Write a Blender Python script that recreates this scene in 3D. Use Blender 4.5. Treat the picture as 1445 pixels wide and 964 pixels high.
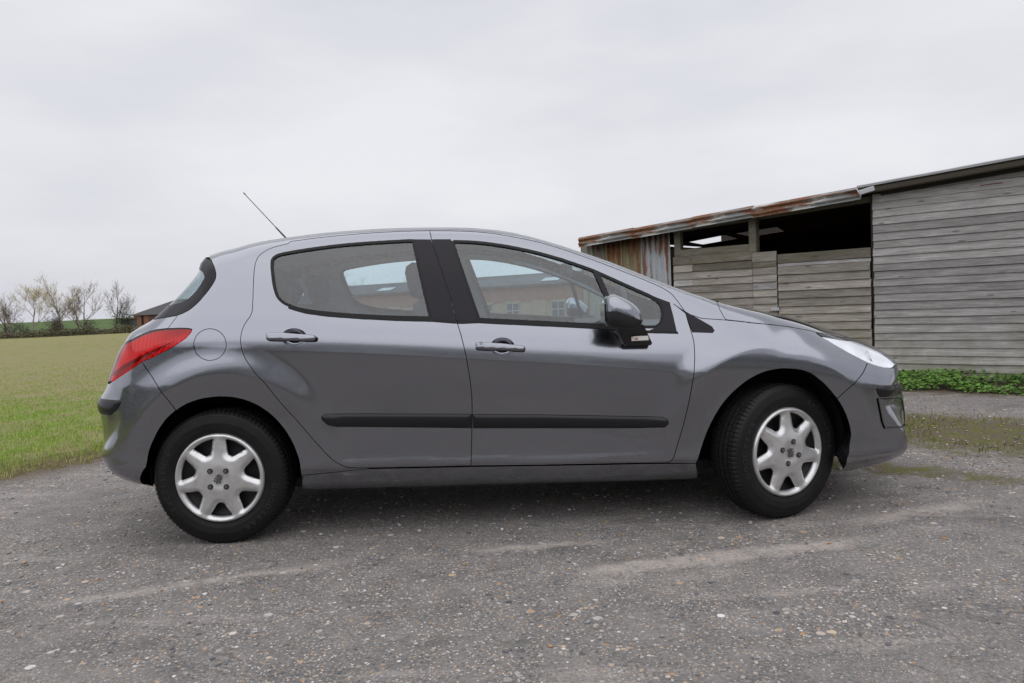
import bpy, bmesh, math, random
import numpy as np
from mathutils import Vector, Matrix
from mathutils.geometry import delaunay_2d_cdt

for o in list(bpy.data.objects): bpy.data.objects.remove(o)
scene = bpy.context.scene
R = math.radians
rng = np.random.default_rng(7)
random.seed(7)

# ------------------------------------------------------------------ camera
CAM = (0.088, -4.23, 1.06); PITCH, ROLL, FPX = R(-3.0), R(2.6), 1040.0
cd = bpy.data.cameras.new("camera"); cam = bpy.data.objects.new("camera", cd)
scene.collection.objects.link(cam); scene.camera = cam
_f = Vector((0, math.cos(PITCH), math.sin(PITCH))); _x = Vector((1, 0, 0)); _u = _x.cross(_f)
_r = math.cos(ROLL) * _x - math.sin(ROLL) * _u; _up = math.sin(ROLL) * _x + math.cos(ROLL) * _u
cam.matrix_world = Matrix(((_r.x, _up.x, -_f.x, CAM[0]), (_r.y, _up.y, -_f.y, CAM[1]), (_r.z, _up.z, -_f.z, CAM[2]), (0, 0, 0, 1)))
cd.sensor_fit = 'HORIZONTAL'; cd.sensor_width = 36.0; cd.lens = FPX / 1445.0 * 36.0
cd.clip_start = 0.05; cd.clip_end = 2000

# ------------------------------------------------------------------ overcast sky
SUN_EL, SUN_ROT = R(70), R(200)
world = bpy.data.worlds.new("World"); scene.world = world; world.use_nodes = True
nt = world.node_tree; nt.nodes.clear()
def wn(t, **kw):
    n = nt.nodes.new(t)
    for k, v in kw.items(): setattr(n, k, v)
    return n
wout = wn('ShaderNodeOutputWorld'); bg = wn('ShaderNodeBackground'); bg.inputs['Strength'].default_value = 0.1
sky = wn('ShaderNodeTexSky', sky_type='NISHITA'); sky.sun_disc = False
sky.sun_elevation = SUN_EL; sky.sun_rotation = SUN_ROT; sky.air_density = 1.0; sky.dust_density = 3.0
tc = wn('ShaderNodeTexCoord'); mp = wn('ShaderNodeMapping'); mp.inputs['Scale'].default_value = (1.0, 1.0, 3.2)
n1 = wn('ShaderNodeTexNoise'); n1.inputs['Scale'].default_value = 1.7; n1.inputs['Detail'].default_value = 5; n1.inputs['Roughness'].default_value = 0.5
rp = wn('ShaderNodeValToRGB')
rp.color_ramp.elements[0].position = 0.30; rp.color_ramp.elements[0].color = (6.0, 6.1, 6.7, 1)
rp.color_ramp.elements[1].position = 0.68; rp.color_ramp.elements[1].color = (8.0, 8.0, 8.3, 1)
mx = wn('ShaderNodeMix', data_type='RGBA'); mx.inputs['Factor'].default_value = 0.93
nt.links.new(tc.outputs['Generated'], mp.inputs['Vector']); nt.links.new(mp.outputs['Vector'], n1.inputs['Vector'])
nt.links.new(n1.outputs['Fac'], rp.inputs['Fac']); nt.links.new(sky.outputs['Color'], mx.inputs[6])
nt.links.new(rp.outputs['Color'], mx.inputs[7]); nt.links.new(mx.outputs[2], bg.inputs['Color'])
nt.links.new(bg.outputs['Background'], wout.inputs['Surface'])

sd = bpy.data.lights.new("sun", 'SUN'); sd.energy = 1.5; sd.angle = R(110); sd.color = (0.985, 0.98, 1.0)
sun = bpy.data.objects.new("sun", sd); scene.collection.objects.link(sun)
_d = Vector((math.sin(SUN_ROT) * math.cos(SUN_EL), math.cos(SUN_ROT) * math.cos(SUN_EL), math.sin(SUN_EL)))
sun.rotation_euler = _d.to_track_quat('Z', 'Y').to_euler()
scene.view_settings.view_transform = 'Standard'; scene.view_settings.look = 'None'
scene.view_settings.gamma = 1.0; scene.view_settings.use_curve_mapping = False; scene.view_settings.exposure = 0.12
scene.render.engine = 'CYCLES'
scene.render.resolution_x, scene.render.resolution_y = 1024, 683
try:
    scene.cycles.max_bounces = 10; scene.cycles.transparent_max_bounces = 16
except Exception: pass

# ------------------------------------------------------------------ materials
def mat(name, color=(.5, .5, .5), rough=.5, metal=0.0, coat=0.0, coat_rough=.05, spec=.5, build=None):
    m = bpy.data.materials.new(name); m.use_nodes = True
    b = m.node_tree.nodes['Principled BSDF']
    b.inputs['Base Color'].default_value = (*color, 1); b.inputs['Roughness'].default_value = rough
    b.inputs['Metallic'].default_value = metal; b.inputs['Coat Weight'].default_value = coat
    b.inputs['Coat Roughness'].default_value = coat_rough; b.inputs['Specular IOR Level'].default_value = spec
    if build: build(m.node_tree, b)
    return m
class NT:
    """small helper for node graphs"""
    def __init__(s, t): s.t = t
    def n(s, typ, ins=None, **kw):
        x = s.t.nodes.new(typ)
        for k, v in kw.items(): setattr(x, k, v)
        for k, v in (ins or {}).items():
            if hasattr(v, 'is_linked') or isinstance(v, bpy.types.NodeSocket): s.t.links.new(v, x.inputs[k])
            else: x.inputs[k].default_value = v
        return x
    def pos(s): return s.n('ShaderNodeNewGeometry').outputs['Position']
    def obj(s): return s.n('ShaderNodeTexCoord').outputs['Object']
    def map(s, vec, scale=(1, 1, 1), rot=(0, 0, 0), loc=(0, 0, 0)):
        return s.n('ShaderNodeMapping', {'Vector': vec, 'Scale': scale, 'Rotation': rot, 'Location': loc}).outputs[0]
    def noise(s, vec, scale, detail=4, rough=.55, dist=0.0):
        return s.n('ShaderNodeTexNoise', {'Vector': vec, 'Scale': scale, 'Detail': detail, 'Roughness': rough, 'Distortion': dist}).outputs[0]
    def voro(s, vec, scale, out='Distance', feature='F1', rnd=1.0):
        return s.n('ShaderNodeTexVoronoi', {'Vector': vec, 'Scale': scale, 'Randomness': rnd}, feature=feature).outputs[out]
    def ramp(s, fac, stops):
        r = s.n('ShaderNodeValToRGB', {'Fac': fac}); cr = r.color_ramp
        while len(cr.elements) < len(stops): cr.elements.new(.5)
        for e, (p, c) in zip(cr.elements, stops):
            e.position = p; e.color = (*c, 1) if len(c) == 3 else c
        return r.outputs['Color']
    def rampv(s, fac, a, b): return s.n('ShaderNodeMapRange', {'Value': fac, 'From Min': a, 'From Max': b}).outputs[0]
    def mix(s, fac, a, b, blend='MIX'):
        x = s.n('ShaderNodeMix', data_type='RGBA', blend_type=blend)
        for k, v in ((0, fac), (6, a), (7, b)):
            if isinstance(v, bpy.types.NodeSocket): s.t.links.new(v, x.inputs[k])
            else: x.inputs[k].default_value = v if k == 0 else ((*v, 1) if len(v) == 3 else v)
        return x.outputs[2]
    def math(s, op, a, b=0.0, clamp=False):
        x = s.n('ShaderNodeMath', operation=op, use_clamp=clamp)
        for k, v in ((0, a), (1, b)):
            if isinstance(v, bpy.types.NodeSocket): s.t.links.new(v, x.inputs[k])
            else: x.inputs[k].default_value = v
        return x.outputs[0]
    def dot(s, vec, v): return s.n('ShaderNodeVectorMath', {0: vec, 1: v}, operation='DOT_PRODUCT').outputs['Value']
    def bump(s, h, strength=.5, dist=.01, normal=None):
        ins = {'Height': h, 'Strength': strength, 'Distance': dist}
        if normal is not None: ins['Normal'] = normal
        return s.n('ShaderNodeBump', ins).outputs[0]
    def link(s, a, b): s.t.links.new(a, b)

# ------------------------------------------------------------------ object helpers
COL = scene.collection
def link(o, parent=None):
    COL.objects.link(o)
    if parent is not None: o.parent = parent
    return o
def mesh_obj(name, verts, faces, m=None, parent=None, smooth=True):
    me = bpy.data.meshes.new(name); me.from_pydata([tuple(map(float, v)) for v in verts], [], faces)
    me.update()
    if smooth: me.polygons.foreach_set('use_smooth', np.ones(len(me.polygons), bool))
    if m: me.materials.append(m)
    return link(bpy.data.objects.new(name, me), parent)
def bm_obj(name, bm, m=None, parent=None, smooth=False):
    me = bpy.data.meshes.new(name); bm.to_mesh(me); bm.free()
    if smooth: me.polygons.foreach_set('use_smooth', np.ones(len(me.polygons), bool))
    if m: me.materials.append(m)
    return link(bpy.data.objects.new(name, me), parent)
def empty(name, loc=(0, 0, 0), rz=0.0):
    o = bpy.data.objects.new(name, None); COL.objects.link(o); o.location = loc; o.rotation_euler = (0, 0, rz); o.empty_display_size = .2
    return o
def tag(o, label=None, cat=None, group=None, kind=None):
    for k, v in (('label', label), ('category', cat), ('group', group), ('kind', kind)):
        if v: o[k] = v
    return o
def dup(o, parent=None):
    c = o.copy(); COL.objects.link(c); c.parent = parent
    for ch in list(o.children): dup(ch, c)
    return c
def add_box(bm, c, s, rot=None, bevel=0.0):
    m = Matrix.Translation(Vector(c)) @ (rot.to_4x4() if rot else Matrix.Identity(4)) @ Matrix.Diagonal((*s, 1))
    g = bmesh.ops.create_cube(bm, size=1.0, matrix=m)
    if bevel:
        es = list({e for v in g['verts'] for e in v.link_edges})
        bmesh.ops.bevel(bm, geom=es, offset=bevel, segments=2, affect='EDGES', profile=.5)
    return g['verts']
def box_obj(name, c, s, m, parent=None, rot=None, bevel=0.0):
    bm = bmesh.new(); add_box(bm, (0, 0, 0), s, None, bevel)
    o = bm_obj(name, bm, m, parent); o.location = c
    if rot: o.rotation_euler = rot
    return o
def tube_mesh(paths, sides=6):
    """paths: list of [(p, r), ...] -> verts, faces of tapered tubes"""
    V, F = [], []
    for path in paths:
        n0 = len(V); k = len(path)
        for i, (p, r) in enumerate(path):
            p = Vector(p); a = Vector(path[max(i - 1, 0)][0]); b = Vector(path[min(i + 1, k - 1)][0])
            t = (b - a).normalized() if (b - a).length > 1e-9 else Vector((0, 0, 1))
            u = t.orthogonal().normalized(); w = t.cross(u)
            if i == 0: u0 = u
            else:
                u = (u0 - t * u0.dot(t)).normalized(); w = t.cross(u); u0 = u
            for j in range(sides):
                an = 2 * math.pi * j / sides
                V.append(p + (u * math.cos(an) + w * math.sin(an)) * r)
        for i in range(k - 1):
            for j in range(sides):
                a = n0 + i * sides + j; b = n0 + i * sides + (j + 1) % sides
                F.append((a, b, b + sides, a + sides))
        F.append(tuple(n0 + j for j in range(sides))[::-1]); F.append(tuple(n0 + (k - 1) * sides + j for j in range(sides)))
    return V, F
def lathe(prof, seg=64, axis='y', close=True):
    """prof: [(radius, offset along axis)] closed ring -> verts, faces"""
    V, F = [], []; n = len(prof)
    for i in range(seg):
        a = 2 * math.pi * i / seg; c, s = math.cos(a), math.sin(a)
        for r, h in prof: V.append((r * c, h, r * s))
    for i in range(seg):
        i2 = (i + 1) % seg
        for j in range(n if close else n - 1):
            j2 = (j + 1) % n
            F.append((i * n + j, i2 * n + j, i2 * n + j2, i * n + j2))
    return V, F
# ------------------------------------------------------------------ car: the body as a smooth solid (side profile cut by a side surface)
# ---------- helpers
def sstep(a,b,x):
    t=np.clip((x-a)/(b-a),0,1);return t*t*(3-2*t)
def catmull(P,n=8,closed=True):
    P=np.asarray(P,float);N=len(P);out=[]
    for i in range(N if closed else N-1):
        p0,p1,p2,p3=P[(i-1)%N] if closed or i>0 else P[0],P[i],P[(i+1)%N],P[(i+2)%N] if closed or i+2<N else P[-1]
        for k in range(n):
            t=k/n
            out.append(.5*((2*p1)+(-p0+p2)*t+(2*p0-5*p1+4*p2-p3)*t*t+(-p0+3*p1-3*p2+p3)*t**3))
    if not closed: out.append(P[-1])
    return np.array(out)
GX0,GZ0,GH,GNX,GNZ=-2.5,-0.1,0.01,510,190
def sdf_grid(poly):
    xs=GX0+GH*np.arange(GNX);zs=GZ0+GH*np.arange(GNZ)
    X,Z=np.meshgrid(xs,zs,indexing='ij');p=np.stack([X.ravel(),Z.ravel()],-1)
    d2=np.full(len(p),1e9);ins=np.zeros(len(p),bool)
    A=poly;B=np.roll(poly,-1,0)
    for a,b in zip(A,B):
        e=b-a;w=p-a;L=e@e
        if L<1e-12: continue
        t=np.clip((w@e)/L,0,1);q=w-t[:,None]*e
        d2=np.minimum(d2,(q*q).sum(1))
        c=((a[1]>p[:,1])!=(b[1]>p[:,1]))
        with np.errstate(divide='ignore',invalid='ignore'):
            xi=(b[0]-a[0])*(p[:,1]-a[1])/(b[1]-a[1])+a[0]
        ins^=c&(p[:,0]<xi)
    d=np.sqrt(d2);d[ins]*=-1
    return d.reshape(GNX,GNZ)
def smooth_grid(g,n=2):
    for _ in range(n):
        g=np.pad(g,1,mode='edge')
        g=(4*g[1:-1,1:-1]+2*(g[2:,1:-1]+g[:-2,1:-1]+g[1:-1,2:]+g[1:-1,:-2])+g[2:,2:]+g[:-2,2:]+g[2:,:-2]+g[:-2,:-2])/16
    return g
def bspl(t):
    return ((1-t)**3/6,(3*t**3-6*t*t+4)/6,(-3*t**3+3*t*t+3*t+1)/6,t**3/6)
class Shape:
    """implicit car body: side-view profile (crowned across the width) cut by a side surface, edges rounded"""
    def __init__(s,prof):
        s.set_profile(prof)
    def set_profile(s,prof):
        s.prof=np.asarray(prof,float)
        s.poly=catmull(s.prof,6)
        g=sdf_grid(s.poly);s.g=g
        gx,gz=np.gradient(g,GH)
        n=np.maximum(np.hypot(gx,gz),1e-6)
        s.gnx=smooth_grid(gx/n,12);s.gnz=smooth_grid(gz/n,12)
    def samp(s,gs,x,z):
        u=(x-GX0)/GH;v=(z-GZ0)/GH
        u=np.clip(u,1.001,GNX-3.001);v=np.clip(v,1.001,GNZ-3.001)
        i=u.astype(int);j=v.astype(int);bu=bspl(u-i);bv=bspl(v-j)
        out=[0]*len(gs)
        for a in range(4):
            for b in range(4):
                w=bu[a]*bv[b]
                for k,g in enumerate(gs): out[k]=out[k]+w*g[i+a-1,j+b-1]
        return out
    # ---- half width of the side surface
    def zbelt(s,x): return .985-.088*x-.022*np.maximum(x-.3,0)-.03*np.maximum(-x-1.2,0)
    def zcrease(s,x): return .806-.103*x-.010*x*x
    def zsill(s,x): return .325-.026*x
    def ws(s,x,z):
        zc=s.zcrease(x);zb=s.zbelt(x);zs=s.zsill(x)
        mid=sstep(-1.45,-.40,x)*(1-sstep(.65,1.65,x))      # where the crease is sharp
        w=.902+0*x
        up=np.maximum(z-zc,0);h=np.maximum(zb-zc,.08)
        t=np.clip(up/h,0,1)
        # shoulder between crease and belt
        w=w-h*(.075*t+.18*t*t)
        # greenhouse
        g=np.maximum(z-zb,0)
        w=w-(.36*g+.52*g*g)
        # below the crease
        dn=np.maximum(zc-z,0)
        soft=.012
        k=np.sqrt(dn*dn+soft*soft)-soft
        slope=mid*(-.062)+(1-mid)*(-.005)
        lim=np.minimum(k,.30)
        w=w+slope*lim-mid*.10*lim*lim
        # door bottom flare and sill
        a=np.maximum(zs+.055-z,0)
        w=w+.09*np.minimum(a,.05)*sstep(0,.03,a)
        b=np.maximum(zs+.004-z,0)
        w=w-.42*b-1.6*b*b
        # wheel arch flares
        for cx,cz in ((-1.245,.335),(1.265,.340)):
            r=np.hypot(x-cx,(z-cz))
            q=.465-r;q=.5*(q+np.sqrt(q*q+.006**2))
            w=w+(.016*(1-sstep(.455,.60,r))-.13*np.minimum(q,.12))*sstep(.22,.42,z)
        # plan taper
        f=np.maximum(x-.55,0);r=np.maximum(-x-.75,0)
        upf=np.clip((z-.75)/.6,0,1)
        w=w-.060*f*f-.045*r*r-upf*(.10*r*r)
        return w
    def crown_a(s,nx,nz,z):
        hi=sstep(.80,1.0,z)
        return .085*np.maximum(nz,0)+(.30*(1-hi)+.0*hi)*np.maximum(nx,0)+.20*np.maximum(-nx,0)
    def parts(s,x,y,z):
        y=np.abs(y)
        sd,nx,nz=s.samp([s.g,s.gnx,s.gnz],x,z)
        G=sd+s.crown_a(nx,nz,z)*y**2.0
        S=y-s.ws(x,z)
        return S,G,nx,nz
    def F(s,P):
        x,y,z=P[...,0],P[...,1],P[...,2]
        S,G,nx,nz=s.parts(x,y,z)
        k=.062+.08*np.maximum(nx,0)*(1-sstep(.85,1.0,z))+.07*np.maximum(-nx,0)+.03*sstep(1.0,1.4,x)-.030*sstep(.12,.35,nx)*sstep(.95,1.08,z)
        a=S+k;b=G+k
        return np.where((a>0)&(b>0),np.sqrt(np.maximum(a,0)**2+np.maximum(b,0)**2)-k,np.maximum(S,G))
    def grad(s,P,e=.006):
        g=np.stack([(s.F(P+d)-s.F(P-d)) for d in np.eye(3)*e],-1)
        return g/np.maximum(np.linalg.norm(g,axis=-1,keepdims=True),1e-9)
    def cast(s,O,D,t0,t1,n=50,outward=False):
        """first crossing along ray from t0 to t1 (outside->inside) or inside->outside if outward"""
        O=np.broadcast_to(O,D.shape);N=len(D)
        lo=np.full(N,t0,float);found=np.zeros(N,bool);hi=np.full(N,t1,float)
        prev=s.F(O+D*t0)
        ts=np.linspace(t0,t1,n)
        mn=prev.copy()
        for a,b in zip(ts[:-1],ts[1:]):
            c=s.F(O+D*b);mn=np.minimum(mn,c)
            hit=(~found)&((prev<0)&(c>=0) if outward else (prev>0)&(c<=0))
            lo[hit]=a;hi[hit]=b;found|=hit;prev=c
        for _ in range(24):
            m=.5*(lo+hi);c=s.F(O+D*m[:,None])
            ins=(c<0) if outward else (c>0)
            lo=np.where(ins,m,lo);hi=np.where(ins,hi,m)
        return O+D*(.5*(lo+hi))[:,None],found,mn

PROFILE = [(-1.7,.245),(-1.84,.285),(-1.905,.325),(-1.952,.362),(-1.983,.41),(-1.989,.48),(-1.995,.58),(-2.001,.65),(-2.001,.7),(-1.986,.75),(-1.960,.79),(-1.944,.835),(-1.919,.89),(-1.892,.95),(-1.858,.997),(-1.822,1.036),(-1.782,1.070),(-1.734,1.095),(-1.696,1.121),(-1.592,1.215),(-1.516,1.299),(-1.451,1.382),(-1.369,1.408),(-1.276,1.427),(-1.182,1.445),(-1.042,1.461),(-.848,1.475),(-.664,1.481),(-.483,1.482),(-.299,1.477),(-.117,1.468),(.035,1.449),(.169,1.419),(.259,1.391),(.357,1.358),(.458,1.319),(.57,1.275),(.658,1.237),(.749,1.196),(.841,1.155),(.967,1.104),(1.107,1.052),(1.213,1.021),(1.325,.993),(1.419,.967),(1.517,.943),(1.613,.916),(1.709,.884),(1.806,.85),(1.902,.811),(1.98,.776),(2.037,.748),(2.066,.71),(2.082,.665),(2.10,.62),(2.113,.57),(2.122,.51),(2.127,.44),(2.118,.37),(2.1,.31),(2.08,.27),(2.05,.235),(2.0,.205),(1.93,.185),(1.85,.17),(1.6,.15),(1.2,.17),(.6,.18),(0,.19),(-.6,.2),(-1.2,.21),(-1.5,.218)]
PANEL = {
 'rear_door': '-294,1431 -308,1431 -322,1431 -336,1432 -350,1432 -364,1432 -378,1432 -393,1432 -407,1433 -421,1433 -435,1433 -449,1433 -463,1433 -477,1432 -492,1432 -506,1432 -520,1432 -534,1431 -548,1431 -562,1431 -576,1430 -590,1430 -605,1429 -619,1429 -633,1428 -647,1427 -661,1427 -675,1426 -689,1425 -703,1425 -718,1424 -732,1423 -746,1422 -760,1421 -774,1420 -788,1419 -802,1418 -816,1417 -830,1416 -844,1414 -858,1413 -872,1412 -887,1410 -901,1409 -915,1407 -929,1406 -943,1405 -957,1403 -965,1392 -978,1389 -992,1386 -1006,1383 -1019,1380 -1033,1376 -1046,1371 -1058,1365 -1070,1358 -1081,1349 -1091,1339 -1098,1327 -1102,1313 -1105,1300 -1105,1286 -1105,1272 -1105,1258 -1104,1244 -1103,1230 -1102,1216 -1101,1202 -1100,1188 -1099,1174 -1098,1160 -1097,1146 -1096,1132 -1096,1118 -1095,1104 -1095,1090 -1095,1076 -1098,1063 -1104,1050 -1112,1039 -1120,1027 -1127,1015 -1132,1002 -1137,989 -1140,975 -1142,961 -1143,947 -1142,933 -1140,920 -1138,906 -1134,892 -1129,879 -1124,867 -1117,854 -1110,842 -1102,831 -1094,819 -1087,807 -1079,796 -1070,785 -1061,774 -1051,765 -1042,754 -1033,743 -1026,731 -1018,720 -1010,708 -1003,696 -995,685 -987,673 -979,662 -970,650 -962,639 -953,628 -945,617 -936,606 -927,595 -919,584 -910,574 -901,562 -893,551 -884,540 -876,529 -867,518 -859,507 -850,496 -842,485 -833,474 -824,463 -815,452 -807,442 -798,431 -789,420 -780,409 -771,399 -761,388 -751,378 -741,369 -729,362 -717,355 -705,348 -692,342 -678,339 -664,337 -651,336 -637,335 -623,334 -609,334 -595,333 -581,333 -567,332 -554,332 -540,331 -526,331 -512,330 -498,330 -485,329 -471,329 -457,329 -443,328 -429,328 -416,327 -402,327 -388,327 -374,326 -360,326 -347,326 -333,325 -319,325 -305,325 -291,324 -278,324 -264,324 -250,323 -236,323 -222,323 -209,322 -195,322 -181,322 -167,322 -153,321 -140,321 -126,321 -125,335 -124,349 -123,362 -122,376 -121,390 -120,404 -119,418 -118,432 -117,446 -116,460 -115,474 -114,488 -113,502 -112,516 -111,530 -110,544 -109,558 -109,572 -108,586 -107,600 -107,614 -107,628 -106,642 -107,656 -107,670 -108,684 -109,698 -110,712 -111,725 -112,739 -114,753 -115,767 -117,781 -118,795 -120,809 -122,823 -124,837 -126,850 -129,864 -132,878 -135,891 -138,905 -141,919 -144,932 -148,946 -152,959 -156,973 -160,986 -163,1000 -166,1013 -169,1027 -172,1041 -175,1054 -178,1068 -182,1081 -185,1095 -189,1108 -194,1122 -198,1135 -202,1148 -206,1162 -211,1175 -215,1188 -219,1201 -224,1215 -228,1228 -233,1241 -237,1255 -241,1268 -246,1281 -250,1294 -255,1308 -259,1321 -263,1334 -267,1348 -271,1361 -275,1374 -279,1388 -282,1402 -286,1415 -289,1429',
 'front_door': '-291,1431 -277,1430 -263,1429 -249,1429 -235,1428 -221,1427 -207,1427 -193,1426 -179,1425 -166,1424 -152,1423 -138,1422 -124,1421 -110,1420 -96,1419 -82,1417 -68,1416 -55,1414 -41,1412 -27,1410 -13,1408 1,1406 14,1403 28,1401 42,1398 55,1395 69,1392 82,1389 96,1386 109,1382 123,1379 137,1376 150,1372 164,1369 177,1365 190,1362 204,1358 217,1354 231,1350 244,1346 257,1342 270,1337 283,1332 297,1328 310,1323 323,1318 336,1313 349,1308 362,1303 375,1298 388,1293 400,1287 413,1282 426,1276 439,1271 452,1265 464,1260 477,1254 490,1249 503,1243 515,1237 528,1232 541,1226 554,1220 566,1214 579,1209 592,1203 604,1197 617,1191 630,1185 642,1179 655,1173 667,1168 680,1162 693,1156 705,1150 718,1144 730,1138 743,1131 755,1125 768,1119 780,1112 792,1106 804,1099 816,1091 827,1083 838,1074 848,1064 865,1038 872,1026 879,1014 886,1001 893,989 897,976 900,962 902,948 904,934 907,920 910,906 912,892 915,878 917,864 919,850 919,836 919,822 918,808 917,794 916,780 914,766 912,752 910,738 908,724 906,710 903,696 901,682 898,669 895,655 892,641 890,627 887,613 884,599 881,586 878,572 875,558 872,544 868,530 865,517 862,503 858,489 855,476 851,462 847,449 843,435 839,422 835,408 830,395 826,381 822,368 817,354 813,341 808,328 803,315 794,303 783,295 769,294 755,294 741,294 727,295 713,295 699,296 685,296 671,297 657,297 643,297 629,298 615,298 601,299 587,299 573,299 559,300 545,300 531,301 517,301 503,301 489,302 475,302 461,302 447,303 433,303 419,304 405,304 391,304 378,305 364,305 350,305 336,306 322,306 308,307 294,307 280,307 266,308 252,308 238,309 224,309 210,309 196,310 182,310 168,311 154,311 140,312 126,312 112,313 98,313 84,314 70,314 56,315 42,315 28,315 14,316 0,316 -14,317 -28,317 -42,318 -56,318 -70,319 -84,319 -98,320 -112,320 -126,321 -125,335 -124,349 -123,362 -122,376 -121,390 -120,404 -119,418 -118,432 -117,446 -116,460 -115,474 -114,488 -113,502 -112,516 -111,530 -110,544 -109,558 -109,572 -108,586 -107,600 -107,614 -107,628 -106,642 -107,656 -107,670 -108,684 -109,698 -110,712 -111,725 -112,739 -114,753 -115,767 -117,781 -118,795 -120,809 -122,823 -124,837 -126,850 -129,864 -132,878 -135,891 -138,905 -141,919 -144,932 -148,946 -152,959 -156,973 -160,986 -163,1000 -166,1013 -169,1027 -172,1041 -175,1054 -178,1068 -182,1081 -185,1095 -189,1108 -194,1122 -198,1135 -202,1148 -206,1162 -211,1175 -215,1188 -219,1201 -224,1215 -228,1228 -233,1241 -237,1255 -241,1268 -246,1281 -250,1294 -255,1308 -259,1321 -263,1334 -267,1348 -271,1361 -275,1374 -279,1388 -282,1402 -286,1415',
 'win_r': '-274,1004 -288,1005 -302,1005 -316,1006 -330,1007 -344,1008 -358,1009 -372,1010 -386,1011 -399,1012 -413,1013 -427,1014 -441,1015 -455,1016 -469,1017 -483,1018 -497,1019 -511,1021 -525,1022 -538,1023 -552,1024 -566,1026 -580,1027 -594,1029 -608,1030 -622,1032 -636,1033 -649,1035 -663,1036 -677,1038 -691,1040 -705,1041 -719,1043 -733,1045 -746,1047 -760,1049 -774,1051 -788,1053 -802,1055 -815,1057 -829,1060 -843,1063 -856,1066 -870,1070 -883,1073 -896,1078 -910,1082 -922,1088 -935,1094 -947,1100 -959,1108 -969,1117 -979,1127 -987,1139 -993,1151 -998,1164 -1003,1177 -1007,1191 -1011,1204 -1014,1218 -1017,1231 -1020,1245 -1023,1259 -1026,1272 -1028,1286 -1030,1300 -1030,1314 -1024,1326 -1013,1335 -1001,1341 -987,1344 -974,1347 -960,1349 -946,1351 -932,1353 -918,1355 -904,1357 -891,1358 -877,1360 -863,1362 -849,1363 -835,1365 -821,1366 -807,1368 -794,1369 -780,1370 -766,1372 -752,1373 -738,1374 -724,1375 -710,1376 -696,1377 -682,1378 -668,1379 -654,1379 -641,1380 -627,1381 -613,1381 -599,1382 -585,1382 -571,1383 -557,1383 -543,1383 -529,1384 -515,1384 -501,1384 -487,1385 -473,1385 -459,1385 -445,1385 -431,1385 -417,1386 -403,1386 -390,1386 -376,1386 -362,1384',
 'win_f': '-168,1373 -154,1372 -140,1371 -126,1370 -112,1369 -98,1368 -84,1366 -70,1365 -56,1363 -42,1361 -28,1359 -14,1357 -1,1354 13,1352 27,1349 41,1346 55,1344 68,1341 82,1338 96,1335 109,1331 123,1328 137,1325 150,1321 164,1317 177,1314 191,1310 205,1306 218,1302 231,1298 245,1294 258,1289 272,1285 285,1280 298,1276 311,1271 325,1266 338,1262 351,1257 364,1251 377,1246 390,1241 403,1236 416,1230 429,1225 442,1220 455,1214 468,1209 481,1203 494,1197 506,1191 519,1184 531,1178 544,1171 556,1165 568,1158 581,1152 593,1145 606,1138 618,1132 631,1125 643,1119 656,1112 668,1106 680,1099 693,1093 706,1087 718,1080 731,1074 743,1067 755,1059 766,1051 777,1042 786,1032 791,1019 794,1005 794,991 794,978 792,964 787,951 782,939 773,928 761,921 749,915 735,916 721,916 707,917 693,918 679,919 665,919 651,920 637,921 623,922 609,923 595,924 581,925 567,926 553,928 539,930 525,932 511,933 497,935 483,936 469,938 455,939 441,940 427,942 413,943 399,944 385,946 371,947 357,948 343,950 329,951 315,952 301,954 287,955 273,956 259,958 245,959 231,960 218,962 204,963 190,964 176,965 162,967 148,968 134,969 120,971 106,972 92,973 78,975 64,976 50,977 36,978 22,980 8,981 -6,982 -20,984 -34,985 -48,986 -62,988 -181,1367',
 'bp_r': '-362,1386 -342,1385 -321,1384 -301,1383 -280,1382 -268,1349 -261,1327 -253,1305 -246,1283 -239,1261 -232,1239 -224,1217 -218,1195 -211,1174 -204,1153 -198,1132 -191,1111 -184,1090 -180,1070 -175,1050 -171,1030 -166,1010 -162,991 -184,993 -207,995 -229,997 -252,1000 -274,1002 -279,1022 -283,1042 -288,1063 -293,1083 -297,1103 -302,1123 -306,1143 -311,1164 -316,1184 -320,1204 -325,1224 -330,1244 -334,1265 -339,1285 -343,1305 -348,1325 -353,1345 -357,1366',
 'bp_f': '-280,1382 -256,1382 -232,1381 -208,1380 -184,1379 -178,1360 -172,1340 -166,1320 -160,1301 -154,1281 -148,1261 -142,1242 -136,1222 -130,1202 -124,1183 -118,1163 -112,1143 -106,1124 -100,1104 -93,1084 -87,1065 -81,1045 -75,1025 -69,1006 -63,986 -88,987 -113,988 -137,989 -162,991 -166,1010 -171,1030 -175,1050 -180,1070 -184,1090 -191,1111 -198,1132 -204,1153 -211,1174 -218,1195 -224,1217 -232,1239 -239,1261 -246,1283 -253,1305 -261,1327 -268,1349',
 'divider': '481,1203 515,1187 521,1165 528,1143 534,1122 541,1100 548,1078 554,1057 560,1035 566,1012 572,990 578,968 584,946 590,924 566,925 560,947 554,969 548,991 542,1014 536,1036 530,1058 523,1079 516,1099 509,1120 502,1141 495,1161 488,1182',
 'sail': '747,1065 768,1055 788,1046 809,1037 830,1028 832,1005 835,983 838,960 840,938 843,915 845,893 823,894 801,896 778,897 756,899 733,901 711,902 730,909 749,915 778,933 793,968 794,1005 785,1034 766,1049',
 'tri': '846,1022 862,1010 878,998 895,986 913,974 931,962 950,951 968,939 991,924 1014,909 1024,888 1014,879 990,881 966,883 942,885 917,887 911,910 904,934 900,955 896,975 879,991 862,1007',
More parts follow.
